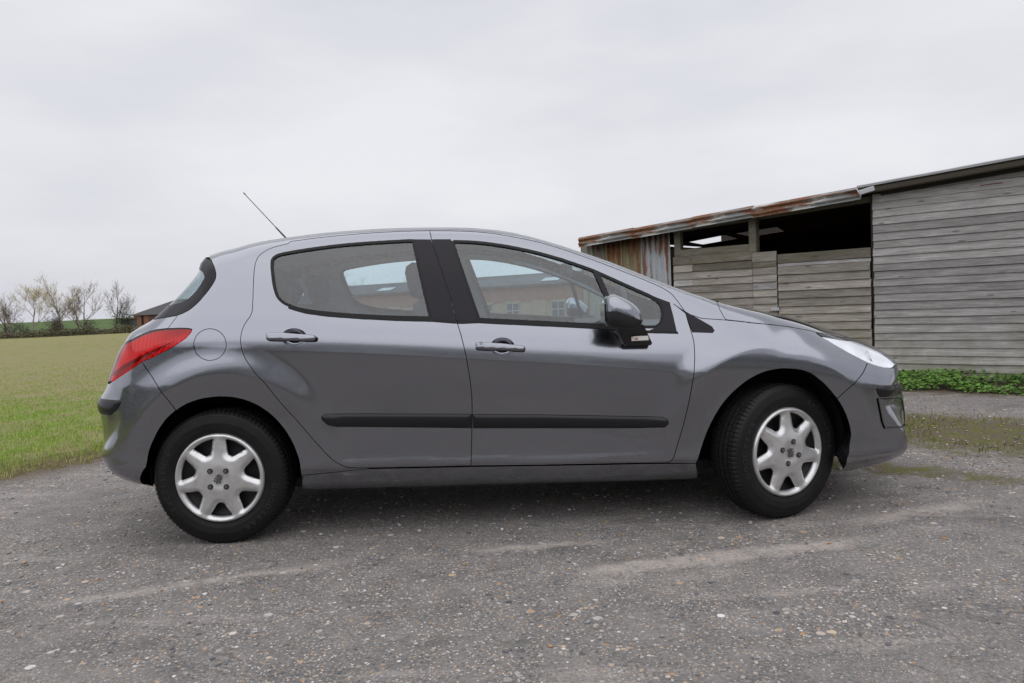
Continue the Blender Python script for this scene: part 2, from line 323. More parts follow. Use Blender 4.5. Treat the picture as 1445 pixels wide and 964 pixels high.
 'belt_r': '-927,1090 -903,1082 -878,1074 -853,1065 -829,1061 -805,1057 -781,1052 -756,1048 -736,1046 -716,1043 -696,1041 -676,1039 -656,1036 -636,1034 -616,1031 -596,1029 -575,1027 -555,1025 -535,1023 -515,1022 -495,1020 -475,1018 -455,1016 -435,1014 -415,1013 -395,1012 -375,1010 -355,1009 -334,1008 -314,1006 -294,1005 -274,1004 -252,1001 -229,998 -207,995 -184,993 -162,990 -157,978 -181,980 -204,983 -227,986 -251,989 -274,992 -294,993 -314,995 -334,996 -355,997 -375,999 -395,1000 -415,1002 -435,1003 -455,1005 -475,1007 -495,1009 -515,1011 -535,1013 -555,1015 -575,1016 -595,1018 -615,1021 -635,1023 -655,1026 -676,1028 -696,1030 -716,1033 -736,1035 -756,1038 -780,1042 -804,1047 -829,1051 -853,1056 -878,1064 -902,1072 -927,1081',
 'belt_f': '-158,989 -134,988 -111,988 -88,988 -65,988 -42,986 -22,984 -2,982 18,980 38,978 59,976 79,974 99,973 119,971 139,969 159,967 179,965 199,963 220,961 240,959 260,958 280,956 300,954 320,952 341,950 361,948 381,946 401,944 421,942 441,940 461,938 482,936 502,934 525,932 548,929 571,926 595,924 618,920 641,916 664,912 688,908 711,904 734,902 756,900 779,898 802,896 824,894 847,893 850,885 830,887 810,888 790,890 770,891 750,892 730,894 710,895 687,898 663,900 640,903 616,905 593,908 570,911 547,915 524,918 501,922 481,924 460,926 440,928 420,930 400,932 380,934 360,936 340,938 319,940 299,942 279,944 259,946 239,947 219,949 199,951 179,953 159,955 138,957 118,959 98,961 78,962 58,964 38,966 18,968 -2,970 -22,972 -43,974 -63,976 -85,976 -108,976 -131,976 -154,977',
 'body_side': '-1410,1359 -1385,1365 -1359,1370 -1332,1375 -1306,1378 -1279,1382 -1253,1386 -1232,1390 -1212,1394 -1192,1399 -1172,1403 -1153,1407 -1133,1410 -1113,1413 -1093,1416 -1073,1418 -1053,1421 -1033,1423 -1013,1425 -993,1427 -973,1429 -953,1431 -933,1433 -913,1435 -893,1436 -873,1438 -854,1440 -834,1441 -814,1443 -794,1444 -774,1446 -754,1447 -734,1448 -714,1449 -695,1449 -675,1450 -655,1451 -635,1452 -615,1452 -595,1453 -575,1453 -555,1454 -536,1454 -516,1454 -496,1455 -476,1455 -456,1454 -436,1454 -416,1454 -396,1454 -376,1453 -356,1453 -337,1452 -317,1452 -297,1451 -277,1450 -257,1450 -237,1449 -217,1448 -197,1447 -177,1446 -157,1445 -137,1444 -117,1442 -97,1440 -77,1438 -57,1436 -37,1434 -17,1431 3,1428 22,1425 42,1421 62,1418 82,1414 102,1409 122,1404 141,1399 161,1394 181,1389 200,1382 220,1376 240,1369 259,1362 279,1355 299,1349 318,1342 338,1335 357,1327 377,1320 396,1312 416,1304 435,1295 454,1287 474,1279 493,1271 513,1263 532,1255 551,1247 571,1239 590,1230 610,1221 629,1212 648,1203 668,1194 687,1185 707,1175 726,1166 745,1157 765,1147 785,1138 804,1129 824,1120 844,1111 864,1102 884,1094 903,1086 923,1078 943,1069 963,1062 983,1054 1003,1046 1023,1038 1043,1031 1063,1023 1066,1020 1064,990 1077,952 1087,935 1072,937 1057,939 1043,940 1028,942 1013,944 999,945 984,947 969,949 900,976 893,989 886,1001 879,1014 872,1026 865,1038 848,1064 838,1074 827,1083 816,1091 804,1099 792,1106 780,1112 768,1119 755,1125 743,1131 730,1138 718,1144 705,1150 693,1156 680,1162 667,1168 655,1173 642,1179 630,1185 617,1191 604,1197 592,1203 579,1209 566,1214 554,1220 541,1226 528,1232 515,1237 503,1243 490,1249 477,1254 464,1260 452,1265 439,1271 426,1276 413,1282 400,1287 388,1293 375,1298 362,1303 349,1308 336,1313 323,1318 310,1323 297,1328 283,1332 270,1337 257,1342 244,1346 231,1350 217,1354 204,1358 190,1362 177,1365 164,1369 150,1372 137,1376 123,1379 109,1382 96,1386 82,1389 69,1392 55,1395 42,1398 28,1401 14,1403 1,1406 -13,1408 -27,1410 -41,1412 -55,1414 -68,1416 -82,1417 -96,1419 -110,1420 -124,1421 -138,1422 -152,1423 -166,1424 -179,1425 -193,1426 -207,1427 -221,1427 -235,1428 -249,1429 -263,1429 -277,1430 -291,1431 -308,1431 -322,1431 -336,1432 -350,1432 -364,1432 -378,1432 -393,1432 -407,1433 -421,1433 -435,1433 -449,1433 -463,1433 -477,1432 -492,1432 -506,1432 -520,1432 -534,1431 -548,1431 -562,1431 -576,1430 -590,1430 -605,1429 -619,1429 -633,1428 -647,1427 -661,1427 -675,1426 -689,1425 -703,1425 -718,1424 -732,1423 -746,1422 -760,1421 -774,1420 -788,1419 -802,1418 -816,1417 -830,1416 -844,1414 -858,1413 -872,1412 -887,1410 -901,1409 -915,1407 -929,1406 -943,1405 -957,1403 -965,1392 -978,1389 -992,1386 -1006,1383 -1019,1380 -1033,1376 -1046,1371 -1058,1365 -1070,1358 -1081,1349 -1091,1339 -1098,1327 -1102,1313 -1105,1300 -1105,1286 -1105,1272 -1105,1258 -1104,1244 -1103,1230 -1102,1216 -1101,1202 -1100,1188 -1099,1174 -1098,1160 -1097,1146 -1096,1132 -1096,1118 -1095,1104 -1095,1090 -1095,1076 -1098,1063 -1104,1050 -1112,1039 -1120,1027 -1127,1015 -1132,1002 -1137,989 -1140,975 -1142,961 -1143,947 -1142,933 -1140,920 -1138,906 -1134,892 -1129,879 -1124,867 -1117,854 -1110,842 -1102,831 -1094,819 -1087,807 -1079,796 -1070,785 -1061,774 -1051,765 -1042,754 -1033,743 -1026,731 -1018,720 -1010,708 -1003,696 -995,685 -987,673 -979,662 -970,650 -962,639 -953,628 -945,617 -936,606 -927,595 -919,584 -910,574 -901,562 -893,551 -884,540 -876,529 -867,518 -859,507 -850,496 -842,485 -833,474 -824,463 -815,452 -807,442 -798,431 -789,420 -780,409 -771,399 -761,388 -751,378 -741,369 -729,362 -717,355 -705,348 -692,342 -678,339 -664,337 -651,336 -637,335 -623,334 -609,334 -595,329 -809,318 -904,311 -910,297 -909,311 -908,325 -907,339 -906,353 -907,367 -909,381 -912,395 -916,409 -920,422 -924,436 -928,449 -933,462 -939,475 -944,488 -951,500 -957,513 -964,525 -972,537 -980,548 -988,560 -997,571 -1006,582 -1015,592 -1025,602 -1035,612 -1046,621 -1057,629 -1068,638 -1080,646 -1092,653 -1104,659 -1117,666 -1130,671 -1143,676 -1156,680 -1170,684 -1184,687 -1197,690 -1211,692 -1225,693 -1239,694 -1253,695 -1267,694 -1281,694 -1295,692 -1309,691 -1323,689 -1337,686 -1351,682 -1364,678 -1377,673 -1390,668 -1402,661 -1415,654 -1426,646 -1438,638 -1438,644 -1444,656 -1450,669 -1456,681 -1462,693 -1469,705 -1476,717 -1483,729 -1490,740 -1497,752 -1504,764 -1512,775 -1519,786 -1527,798 -1535,809 -1543,820 -1550,832 -1557,843 -1564,855 -1572,867 -1556,874 -1543,879 -1530,885 -1517,891 -1505,897 -1492,904 -1479,910 -1467,916 -1454,923 -1442,930 -1430,937 -1418,945 -1406,953 -1395,961 -1384,970 -1375,981 -1366,992 -1363,1006 -1376,1010 -1390,1012 -1404,1013 -1418,1014 -1432,1014 -1446,1014 -1460,1014 -1474,1014 -1446,1068 -1448,1072 -1434,1076 -1421,1080 -1408,1086 -1396,1092 -1384,1100 -1374,1109 -1364,1118 -1354,1129 -1345,1139 -1337,1150 -1329,1161 -1320,1173 -1313,1184 -1306,1196 -1299,1208 -1293,1221 -1289,1234 -1289,1248 -1292,1262 -1298,1275 -1305,1287 -1313,1298 -1323,1308 -1333,1317 -1343,1327',
 'fender': '900,976 969,949 984,947 999,945 1013,944 1028,942 1043,940 1057,939 1072,937 1087,935 1100,933 1114,931 1128,929 1142,927 1155,925 1169,923 1183,921 1196,918 1210,916 1224,914 1238,912 1251,910 1265,909 1279,907 1293,905 1306,903 1320,901 1334,899 1347,897 1361,895 1375,892 1389,890 1402,887 1416,885 1429,882 1443,880 1457,877 1470,874 1484,872 1497,869 1511,866 1525,863 1538,860 1552,856 1565,852 1560,849 1568,838 1580,830 1592,822 1604,815 1615,806 1626,797 1637,788 1648,779 1659,770 1670,761 1681,752 1693,744 1704,736 1716,728 1728,720 1740,713 1752,706 1748,702 1736,693 1725,685 1714,676 1703,667 1692,658 1681,650 1669,641 1658,632 1647,623 1636,614 1625,605 1614,596 1604,586 1594,576 1584,566 1574,556 1567,549 1559,560 1551,571 1543,582 1534,593 1525,604 1516,615 1507,625 1497,635 1487,644 1476,654 1466,663 1455,671 1443,678 1430,684 1417,689 1404,693 1390,696 1376,698 1363,700 1349,701 1335,702 1321,703 1307,702 1293,701 1279,700 1265,698 1252,696 1238,693 1225,689 1212,685 1199,680 1186,674 1173,668 1161,662 1149,655 1137,647 1126,639 1115,631 1104,622 1093,613 1083,604 1073,595 1063,585 1053,574 1044,564 1036,553 1027,542 1019,530 1012,519 1004,507 997,495 991,483 984,471 978,458 972,446 966,433 961,420 956,407 951,394 946,381 942,368 937,355 910,283 755,294 769,294 783,295 794,303 803,315 808,328 813,341 817,354 822,368 826,381 830,395 835,408 839,422 843,435 847,449 851,462 855,476 858,489 862,503 865,517 868,530 872,544 875,558 878,572 881,586 884,599 887,613 890,627 892,641 895,655 898,669 901,682 903,696 906,710 908,724 910,738 912,752 914,766 916,780 917,794 918,808 919,822 919,836 919,850 917,864 915,878 912,892 910,906 907,920 904,934 902,948 900,962',
 'sill': '-904,311 -809,318 -595,329 -540,327 -485,325 -429,324 -374,322 -319,321 -264,320 -209,318 -153,317 -112,316 -56,314 0,312 56,311 112,309 168,307 224,305 280,303 336,302 391,300 447,299 503,297 559,296 615,294 671,293 727,291 755,290 910,283 934,186 925,191 895,189 865,189 835,189 805,189 775,190 745,190 715,190 685,191 655,191 625,192 595,192 566,193 536,193 506,194 476,194 446,195 416,195 386,196 356,196 326,197 296,197 266,198 236,198 206,199 176,199 146,200 117,200 87,201 57,201 27,202 -3,203 -33,203 -63,204 -93,204 -123,205 -153,205 -183,206 -213,206 -243,207 -273,207 -303,208 -333,208 -362,209 -392,209 -422,210 -452,211 -482,211 -512,212 -542,212 -572,213 -602,213 -632,214 -662,214 -692,215 -722,215 -752,216 -782,216 -812,217 -841,217 -871,218 -901,219 -931,219',
 'headlight': '1560,849 1574,848 1588,847 1602,845 1616,844 1629,842 1643,840 1657,838 1671,836 1684,834 1698,832 1712,830 1726,828 1739,826 1753,824 1767,822 1781,820 1794,818 1808,817 1822,815 1836,814 1850,812 1863,811 1877,810 1891,810 1905,809 1919,808 1933,807 1947,807 1960,806 1974,805 1988,804 2002,803 2016,802 2030,800 2043,799 2057,797 2071,796 2085,794 2099,793 2112,791 2126,790 2140,788 2200,755 2160,712 2030,682 1888,666 1874,668 1860,670 1846,672 1832,675 1818,679 1804,683 1791,688 1778,693 1765,699 1752,706 1740,713 1728,720 1716,728 1704,736 1693,744 1681,752 1670,761 1659,770 1648,779 1637,788 1626,797 1615,806 1604,815 1592,822 1580,830 1568,838',
 'front_bumper': '2657,757 2626,757 2596,757 2565,757 2535,757 2504,757 2474,757 2444,757 2413,757 2383,757 2352,757 2322,757 2291,757 2261,757 2230,757 2200,757 2160,712 2030,682 1888,666 1874,668 1860,670 1846,672 1832,675 1818,679 1804,683 1791,688 1778,693 1765,699 1752,706 1748,702 1736,693 1725,685 1714,676 1703,667 1692,658 1681,650 1669,641 1658,632 1647,623 1636,614 1625,605 1614,596 1604,586 1594,576 1584,566 1574,556 1567,549 1574,537 1581,525 1588,512 1594,500 1599,487 1605,474 1609,461 1613,448 1617,434 1620,421 1623,407 1625,393 1627,380 1612,270 1628,200 1660,180 1750,178 1950,185 2200,200 2450,210 2657,210 2863,210 3113,200 3363,185 3563,178 3653,180 3685,200 3701,270 3687,380 3688,393 3691,407 3693,421 3696,434 3700,448 3704,461 3709,474 3714,487 3719,500 3726,512 3732,525 3739,537 3746,549 3739,556 3729,566 3719,576 3709,586 3699,596 3688,605 3677,614 3666,623 3655,632 3644,641 3633,650 3622,658 3611,667 3599,676 3588,685 3577,693 3566,702 3561,706 3548,699 3535,693 3522,688 3509,683 3495,679 3482,675 3468,672 3454,670 3440,668 3425,666 3283,682 3153,712 3113,757 3083,757 3052,757 3022,757 2992,757 2961,757 2931,757 2900,757 2870,757 2839,757 2809,757 2778,757 2748,757 2718,757 2687,757',
 'rear_lamp': '-1363,1006 -1376,1010 -1390,1012 -1404,1013 -1418,1014 -1432,1014 -1446,1014 -1460,1014 -1474,1014 -1488,1014 -1502,1013 -1516,1012 -1530,1011 -1543,1010 -1557,1007 -1571,1005 -1584,1001 -1598,997 -1611,992 -1623,985 -1635,977 -1645,969 -1740,945 -1790,900 -1800,840 -1785,790 -1740,772 -1700,786 -1688,792 -1675,799 -1663,806 -1651,813 -1639,820 -1627,827 -1615,835 -1603,843 -1592,851 -1581,860 -1569,868 -1556,874 -1543,879 -1530,885 -1517,891 -1505,897 -1492,904 -1479,910 -1467,916 -1454,923 -1442,930 -1430,937 -1418,945 -1406,953 -1395,961 -1384,970 -1375,981 -1366,992',
 'tailgate': '-2507,730 -2467,730 -2428,730 -2389,730 -2349,730 -2310,730 -2271,730 -2232,730 -2192,730 -2153,730 -2114,731 -2074,731 -2035,732 -1996,733 -1956,735 -1917,737 -1878,741 -1839,745 -1800,750 -1800,840 -1790,900 -1740,945 -1645,969 -1635,977 -1623,985 -1611,992 -1598,997 -1584,1001 -1571,1005 -1557,1007 -1543,1010 -1530,1011 -1516,1012 -1502,1013 -1488,1014 -1474,1014 -1446,1068 -1448,1072 -1461,1070 -1475,1069 -1489,1067 -1503,1066 -1517,1065 -1531,1064 -1544,1063 -1558,1062 -1572,1061 -1586,1060 -1600,1059 -1750,1066 -1950,1082 -2200,1090 -2507,1092 -2813,1090 -3063,1082 -3263,1066 -3413,1059 -3427,1060 -3441,1061 -3455,1062 -3469,1063 -3483,1064 -3496,1065 -3510,1066 -3524,1067 -3538,1069 -3552,1070 -3566,1072 -3568,1068 -3540,1014 -3526,1014 -3512,1013 -3498,1012 -3484,1011 -3470,1010 -3456,1007 -3442,1005 -3429,1001 -3416,997 -3403,992 -3390,985 -3379,977 -3368,969 -3273,945 -3223,900 -3213,840 -3213,750 -3174,745 -3135,741 -3096,737 -3057,735 -3018,733 -2978,732 -2939,731 -2900,731 -2860,730 -2821,730 -2782,730 -2742,730 -2703,730 -2664,730 -2625,730 -2585,730 -2546,730',
 'rear_bumper': '-2507,720 -2467,720 -2428,720 -2389,720 -2350,720 -2311,720 -2271,720 -2232,720 -2193,720 -2154,720 -2115,721 -2076,721 -2036,722 -1997,723 -1958,725 -1919,727 -1880,730 -1841,734 -1803,743 -1779,767 -1740,768 -1700,786 -1688,792 -1675,799 -1663,806 -1651,813 -1639,820 -1627,827 -1615,835 -1603,843 -1592,851 -1581,860 -1569,868 -1564,855 -1557,843 -1550,832 -1543,820 -1535,809 -1527,798 -1519,786 -1512,775 -1504,764 -1497,752 -1490,740 -1483,729 -1476,717 -1469,705 -1462,693 -1456,681 -1450,669 -1444,656 -1438,644 -1438,638 -1449,629 -1459,620 -1469,610 -1479,600 -1487,589 -1495,577 -1503,566 -1511,554 -1518,541 -1524,529 -1530,516 -1536,504 -1542,491 -1547,478 -1552,464 -1556,451 -1559,437 -1562,424 -1564,410 -1566,396 -1569,382 -1643,282 -1616,275 -1620,285 -1700,290 -1950,310 -2200,315 -2507,315 -2813,315 -3063,310 -3313,290 -3393,285 -3398,275 -3370,282 -3445,382 -3447,396 -3449,410 -3451,424 -3454,437 -3458,451 -3462,464 -3466,478 -3472,491 -3477,504 -3483,516 -3489,529 -3496,541 -3503,554 -3510,566 -3518,577 -3526,589 -3535,600 -3544,610 -3554,620 -3565,629 -3576,638 -3575,644 -3569,656 -3563,669 -3557,681 -3551,693 -3545,705 -3538,717 -3531,729 -3524,740 -3516,752 -3509,764 -3502,775 -3494,786 -3486,798 -3478,809 -3470,820 -3463,832 -3456,843 -3449,855 -3445,868 -3433,860 -3422,851 -3410,843 -3399,835 -3387,827 -3375,820 -3363,813 -3350,806 -3338,799 -3325,792 -3313,786 -3273,768 -3234,767 -3211,743 -3172,734 -3133,730 -3094,727 -3055,725 -3016,723 -2977,722 -2938,721 -2899,721 -2859,720 -2820,720 -2781,720 -2742,720 -2703,720 -2663,720 -2624,720 -2585,720 -2546,720',
 'rear_window': '-2507,1380 -2375,1380 -2249,1380 -2134,1380 -2033,1379 -1946,1378 -1872,1376 -1808,1375 -1753,1373 -1704,1371 -1661,1370 -1623,1368 -1589,1366 -1558,1365 -1531,1363 -1506,1360 -1484,1358 -1463,1356 -1444,1353 -1426,1350 -1410,1347 -1343,1327 -1333,1317 -1323,1308 -1313,1298 -1305,1287 -1298,1275 -1292,1262 -1289,1248 -1289,1234 -1293,1221 -1299,1208 -1306,1196 -1313,1184 -1320,1173 -1329,1161 -1337,1150 -1345,1139 -1354,1129 -1364,1118 -1374,1109 -1384,1100 -1396,1092 -1408,1086 -1421,1080 -1434,1076 -1448,1072 -1461,1070 -1475,1069 -1489,1067 -1503,1066 -1517,1065 -1531,1064 -1544,1063 -1558,1062 -1572,1061 -1586,1060 -1600,1059 -1750,1066 -1950,1082 -2200,1090 -2507,1092 -2813,1090 -3063,1082 -3263,1066 -3413,1059 -3427,1060 -3441,1061 -3455,1062 -3469,1063 -3483,1064 -3496,1065 -3510,1066 -3524,1067 -3538,1069 -3552,1070 -3566,1072 -3579,1076 -3592,1080 -3605,1086 -3617,1092 -3629,1100 -3640,1109 -3650,1118 -3659,1129 -3668,1139 -3676,1150 -3685,1161 -3693,1173 -3701,1184 -3708,1196 -3714,1208 -3720,1221 -3724,1234 -3724,1248 -3721,1262 -3716,1275 -3709,1287 -3700,1298 -3691,1308 -3681,1317 -3671,1327 -3603,1347 -3587,1350 -3569,1353 -3550,1356 -3529,1358 -3507,1360 -3483,1363 -3455,1365 -3425,1366 -3390,1368 -3352,1370 -3309,1371 -3261,1373 -3205,1375 -3142,1376 -3067,1378 -2980,1379 -2879,1380 -2764,1380 -2639,1380',
 'strip_r': '-2507,700 -1900,700 -1723,697 -1663,695 -1653,687 -1655,674 -1673,646 -1700,626 -1900,628 -2507,628 -3113,628 -3313,626 -3340,646 -3359,674 -3361,687 -3350,695 -3290,697 -3113,700',
 'strip_f': '1775,597 1848,592 1950,585 1985,575 1985,545 1950,533 1760,542 1749,560 1745,584 1757,596',
 'fog': '1748,539 1920,521 1955,500 1965,400 1930,385 1776,399 1765,429',
 'trim_r': '-782,594 -111,561 -115,495 -731,530 -769,541 -794,566 -796,583',
 'trim_f': '-107,559 194,545 762,509 784,497 787,477 767,460 646,461 192,481 -110,494',
 'flap': '-1209,930 -1210,918 -1213,908 -1218,897 -1224,888 -1231,880 -1240,873 -1250,868 -1260,864 -1271,862 -1281,861 -1292,862 -1303,866 -1313,870 -1322,877 -1331,884 -1338,893 -1344,903 -1348,913 -1351,925 -1352,936 -1351,947 -1349,958 -1345,968 -1340,978 -1333,986 -1325,993 -1316,998 -1306,1002 -1295,1004 -1284,1005 -1273,1003 -1262,1000 -1251,995 -1241,989 -1232,981 -1224,972 -1217,963 -1213,952 -1210,941',
 'hand_r': '-1019,968 -1011,973 -946,970 -842,958 -802,952 -792,943 -794,930 -802,925 -842,926 -954,933 -1011,937 -1019,944',
 'hand_f': '-78,879 -74,887 -34,885 46,877 110,866 142,861 148,851 145,839 137,835 93,839 -3,847 -67,853 -77,857',
 'cup_r': '-842,946 -843,938 -846,931 -852,925 -859,919 -867,914 -877,911 -888,909 -899,909 -909,910 -920,913 -930,917 -938,922 -945,929 -950,936 -953,943 -954,951 -953,959 -950,966 -945,973 -938,979 -929,983 -920,986 -909,988 -898,988 -887,987 -877,984 -867,980 -858,975 -851,969 -846,962 -843,954',
 'cup_f': '98,860 96,852 93,845 87,838 80,832 72,828 62,824 52,823 41,822 31,823 21,826 11,830 3,836 -3,842 -8,849 -11,857 -11,865 -10,873 -6,880 -1,887 6,893 14,898 24,901 34,903 45,903 55,902 66,899 75,895 83,889 89,883 94,876 97,868',
 'crease': '-1326,913 -1296,912 -1265,910 -1235,909 -1205,907 -1175,906 -1145,904 -1115,902 -1085,901 -1055,899 -1025,897 -995,895 -964,893 -934,891 -904,889 -874,887 -844,885 -814,882 -784,880 -754,878 -724,875 -694,872 -664,870 -634,867 -604,864 -574,861 -544,858 -514,855 -484,852 -454,849 -424,846 -394,843 -364,840 -334,838 -304,835 -274,832 -244,829 -214,826 -184,824 -154,821 -124,818 -130,817 -115,813 -85,810 -55,807 -25,803 5,800 35,797 65,794 95,791 125,788 155,784 185,781 215,778 245,775 275,772 305,768 335,765 365,762 395,759 425,755 455,752 485,749 515,746 545,742 575,739 605,736 635,732 665,729 695,726 725,722 755,719 784,715 814,712 844,708',
}
TOP = {
 'bonnet': '1225,0 1205,-200 1165,-420 1115,-600 1066,-735 1064,-778 1077,-800 1087,-807 1100,-805 1114,-803 1128,-801 1142,-798 1155,-796 1169,-793 1183,-791 1196,-788 1210,-786 1224,-783 1238,-780 1251,-777 1265,-774 1279,-770 1293,-766 1306,-761 1320,-757 1334,-752 1347,-748 1361,-744 1375,-740 1389,-737 1402,-734 1414,-732 1427,-731 1439,-729 1452,-726 1464,-724 1476,-721 1488,-717 1500,-714 1512,-711 1523,-707 1535,-705 1547,-703 1607,-671 1733,-571 1820,-451 1888,-368 1963,-361 1967,-334 1975,-310 1982,-286 1988,-262 1994,-238 1999,-214 2004,-190 2008,-166 2012,-142 2015,-118 2018,-95 2020,-71 2021,-47 2022,-24 2022,0 2022,24 2021,47 2020,71 2018,95 2015,118 2012,142 2008,166 2004,190 1999,214 1994,238 1988,262 1982,286 1975,310 1967,334 1963,361 1888,368 1820,451 1733,571 1607,671 1547,703 1535,705 1523,707 1512,711 1500,714 1488,717 1476,721 1464,724 1452,726 1439,729 1427,731 1414,732 1402,734 1389,737 1375,740 1361,744 1347,748 1334,752 1320,757 1306,761 1293,766 1279,770 1265,774 1251,777 1238,780 1224,783 1210,786 1196,788 1183,791 1169,793 1155,796 1142,798 1128,801 1114,803 1100,805 1087,807 1077,800 1064,778 1066,735 1115,600 1165,420 1205,200',
 'roof': '-1432,0 -1431,-30 -1431,-60 -1430,-91 -1430,-121 -1429,-151 -1428,-181 -1427,-211 -1426,-242 -1423,-272 -1420,-302 -1417,-332 -1413,-362 -1409,-392 -1404,-422 -1400,-452 -1395,-481 -1390,-511 -1384,-541 -1378,-570 -1372,-600 -1352,-601 -1332,-602 -1312,-602 -1292,-603 -1272,-604 -1252,-604 -1232,-605 -1212,-605 -1192,-605 -1172,-605 -1153,-605 -1133,-605 -1113,-605 -1093,-605 -1073,-605 -1053,-604 -1033,-604 -1013,-603 -993,-602 -973,-601 -953,-600 -933,-598 -913,-597 -893,-595 -873,-594 -854,-592 -834,-590 -814,-588 -794,-586 -774,-584 -754,-582 -734,-580 -714,-578 -695,-577 -675,-575 -655,-573 -635,-571 -615,-569 -595,-568 -575,-566 -555,-564 -536,-562 -516,-561 -496,-559 -476,-557 -456,-556 -436,-554 -416,-552 -396,-551 -376,-549 -356,-548 -337,-547 -317,-546 -297,-545 -277,-544 -257,-544 -237,-543 -217,-542 -197,-542 -177,-541 -157,-541 -137,-541 -117,-541 -97,-541 -77,-541 -57,-542 -37,-543 -17,-544 3,-545 22,-547 42,-549 62,-551 82,-553 102,-556 122,-558 135,-553 143,-525 151,-496 159,-468 166,-439 173,-410 179,-381 184,-352 189,-323 193,-294 197,-265 201,-236 204,-206 207,-177 209,-147 211,-118 212,-88 213,-59 214,-29 215,0 214,29 213,59 212,88 211,118 209,147 207,177 204,206 201,236 197,265 193,294 189,323 184,352 179,381 173,410 166,439 159,468 151,496 143,525 135,553 122,558 102,556 82,553 62,551 42,549 22,547 3,545 -17,544 -37,543 -57,542 -77,541 -97,541 -117,541 -137,541 -157,541 -177,541 -197,542 -217,542 -237,543 -257,544 -277,544 -297,545 -317,546 -337,547 -356,548 -376,549 -396,551 -416,552 -436,554 -456,556 -476,557 -496,559 -516,561 -536,562 -555,564 -575,566 -595,568 -615,569 -635,571 -655,573 -675,575 -695,577 -714,578 -734,580 -754,582 -774,584 -794,586 -814,588 -834,590 -854,592 -873,594 -893,595 -913,597 -933,598 -953,600 -973,601 -993,602 -1013,603 -1033,604 -1053,604 -1073,605 -1093,605 -1113,605 -1133,605 -1153,605 -1172,605 -1192,605 -1212,605 -1232,605 -1252,604 -1272,604 -1292,603 -1312,602 -1332,602 -1352,601 -1372,600 -1378,570 -1384,541 -1390,511 -1395,481 -1400,452 -1404,422 -1409,392 -1413,362 -1417,332 -1420,302 -1423,272 -1426,242 -1427,211 -1428,181 -1429,151 -1430,121 -1430,91 -1431,60 -1431,30',
 'windscreen': '221,0 220,-29 219,-59 218,-88 217,-118 215,-147 213,-177 210,-206 207,-236 203,-265 199,-294 195,-323 190,-352 185,-381 179,-410 172,-439 165,-468 157,-496 149,-525 141,-553 161,-558 181,-561 200,-565 220,-568 240,-572 259,-575 279,-579 299,-583 318,-586 338,-590 357,-595 377,-599 396,-604 416,-608 435,-613 454,-617 474,-622 493,-627 513,-632 532,-637 551,-641 571,-646 590,-651 610,-655 629,-660 648,-664 668,-669 687,-674 707,-678 726,-683 745,-687 765,-692 785,-695 804,-699 824,-702 844,-705 864,-707 884,-708 903,-710 923,-711 943,-712 963,-713 983,-713 1000,-713 1015,-688 1030,-662 1044,-636 1056,-609 1066,-581 1075,-553 1084,-525 1091,-496 1099,-468 1106,-439 1113,-410 1119,-381 1125,-352 1131,-323 1136,-294 1141,-265 1145,-236 1149,-207 1152,-177 1154,-148 1156,-118 1157,-89 1158,-59 1159,-30 1160,0 1159,30 1158,59 1157,89 1156,118 1154,148 1152,177 1149,207 1145,236 1141,265 1136,294 1131,323 1125,352 1119,381 1113,410 1106,439 1099,468 1091,496 1084,525 1075,553 1066,581 1056,609 1044,636 1030,662 1015,688 1000,713 983,713 963,713 943,712 923,711 903,710 884,708 864,707 844,705 824,702 804,699 785,695 765,692 745,687 726,683 707,678 687,674 668,669 648,664 629,660 610,655 590,651 571,646 551,641 532,637 513,632 493,627 474,622 454,617 435,613 416,608 396,604 377,599 357,595 338,590 318,586 299,583 279,579 259,575 240,572 220,568 200,565 181,561 161,558 141,553 149,525 157,496 165,468 172,439 179,410 185,381 190,352 195,323 199,294 203,265 207,236 210,206 213,177 215,147 217,118 218,88 219,59 220,29',
 'cowl': '1164,0 1163,-30 1162,-59 1161,-89 1160,-118 1158,-148 1156,-177 1153,-207 1149,-236 1145,-265 1140,-294 1135,-323 1129,-352 1123,-381 1117,-410 1110,-439 1103,-468 1095,-496 1088,-525 1079,-553 1070,-581 1060,-609 1048,-636 1034,-662 1019,-688 1004,-713 1023,-716 1043,-716 1063,-716 1058,-700 1105,-600 1157,-420 1198,-200 1217,0 1198,200 1157,420 1105,600 1058,700 1063,716 1043,716 1023,716 1004,713 1019,688 1034,662 1048,636 1060,609 1070,581 1079,553 1088,525 1095,496 1103,468 1110,439 1117,410 1123,381 1129,352 1135,323 1140,294 1145,265 1149,236 1153,207 1156,177 1158,148 1160,118 1161,89 1162,59 1163,30',
}
# ------------------------------------------------------------------ car: panel builder on the body shape
XF, XR, RR = 1.4, -1.25, .8
PCF, PCR = XF + RR * math.pi / 2, XR - RR * math.pi / 2
BODY = Shape(PROFILE)
def rd(s): return np.array([[float(v) for v in t.split(',')] for t in s.split()]) / 1000.0
PANEL = {k: rd(v) for k, v in PANEL.items()}; TOP = {k: rd(v) for k, v in TOP.items()}
def map_side(pz):
    p, z = pz[:, 0], pz[:, 1]
    ph = np.where(p > XF, (p - XF) / RR, np.where(p < XR, (p - XR) / RR, 0))
    O = np.stack([np.clip(p, XR, XF), 0 * p, z], -1); D = np.stack([np.sin(ph), -np.cos(ph), 0 * p], -1)
    P, f, _ = BODY.cast(O, D, .25, 1.25, n=44, outward=True)
    return P
def map_top(xy):
    O = np.stack([xy[:, 0], xy[:, 1], 0 * xy[:, 0] + 1.6], -1); D = np.tile([0, 0, -1.], (len(xy), 1))
    P, f, _ = BODY.cast(O, D, 0, 1.2, n=60)
    return P
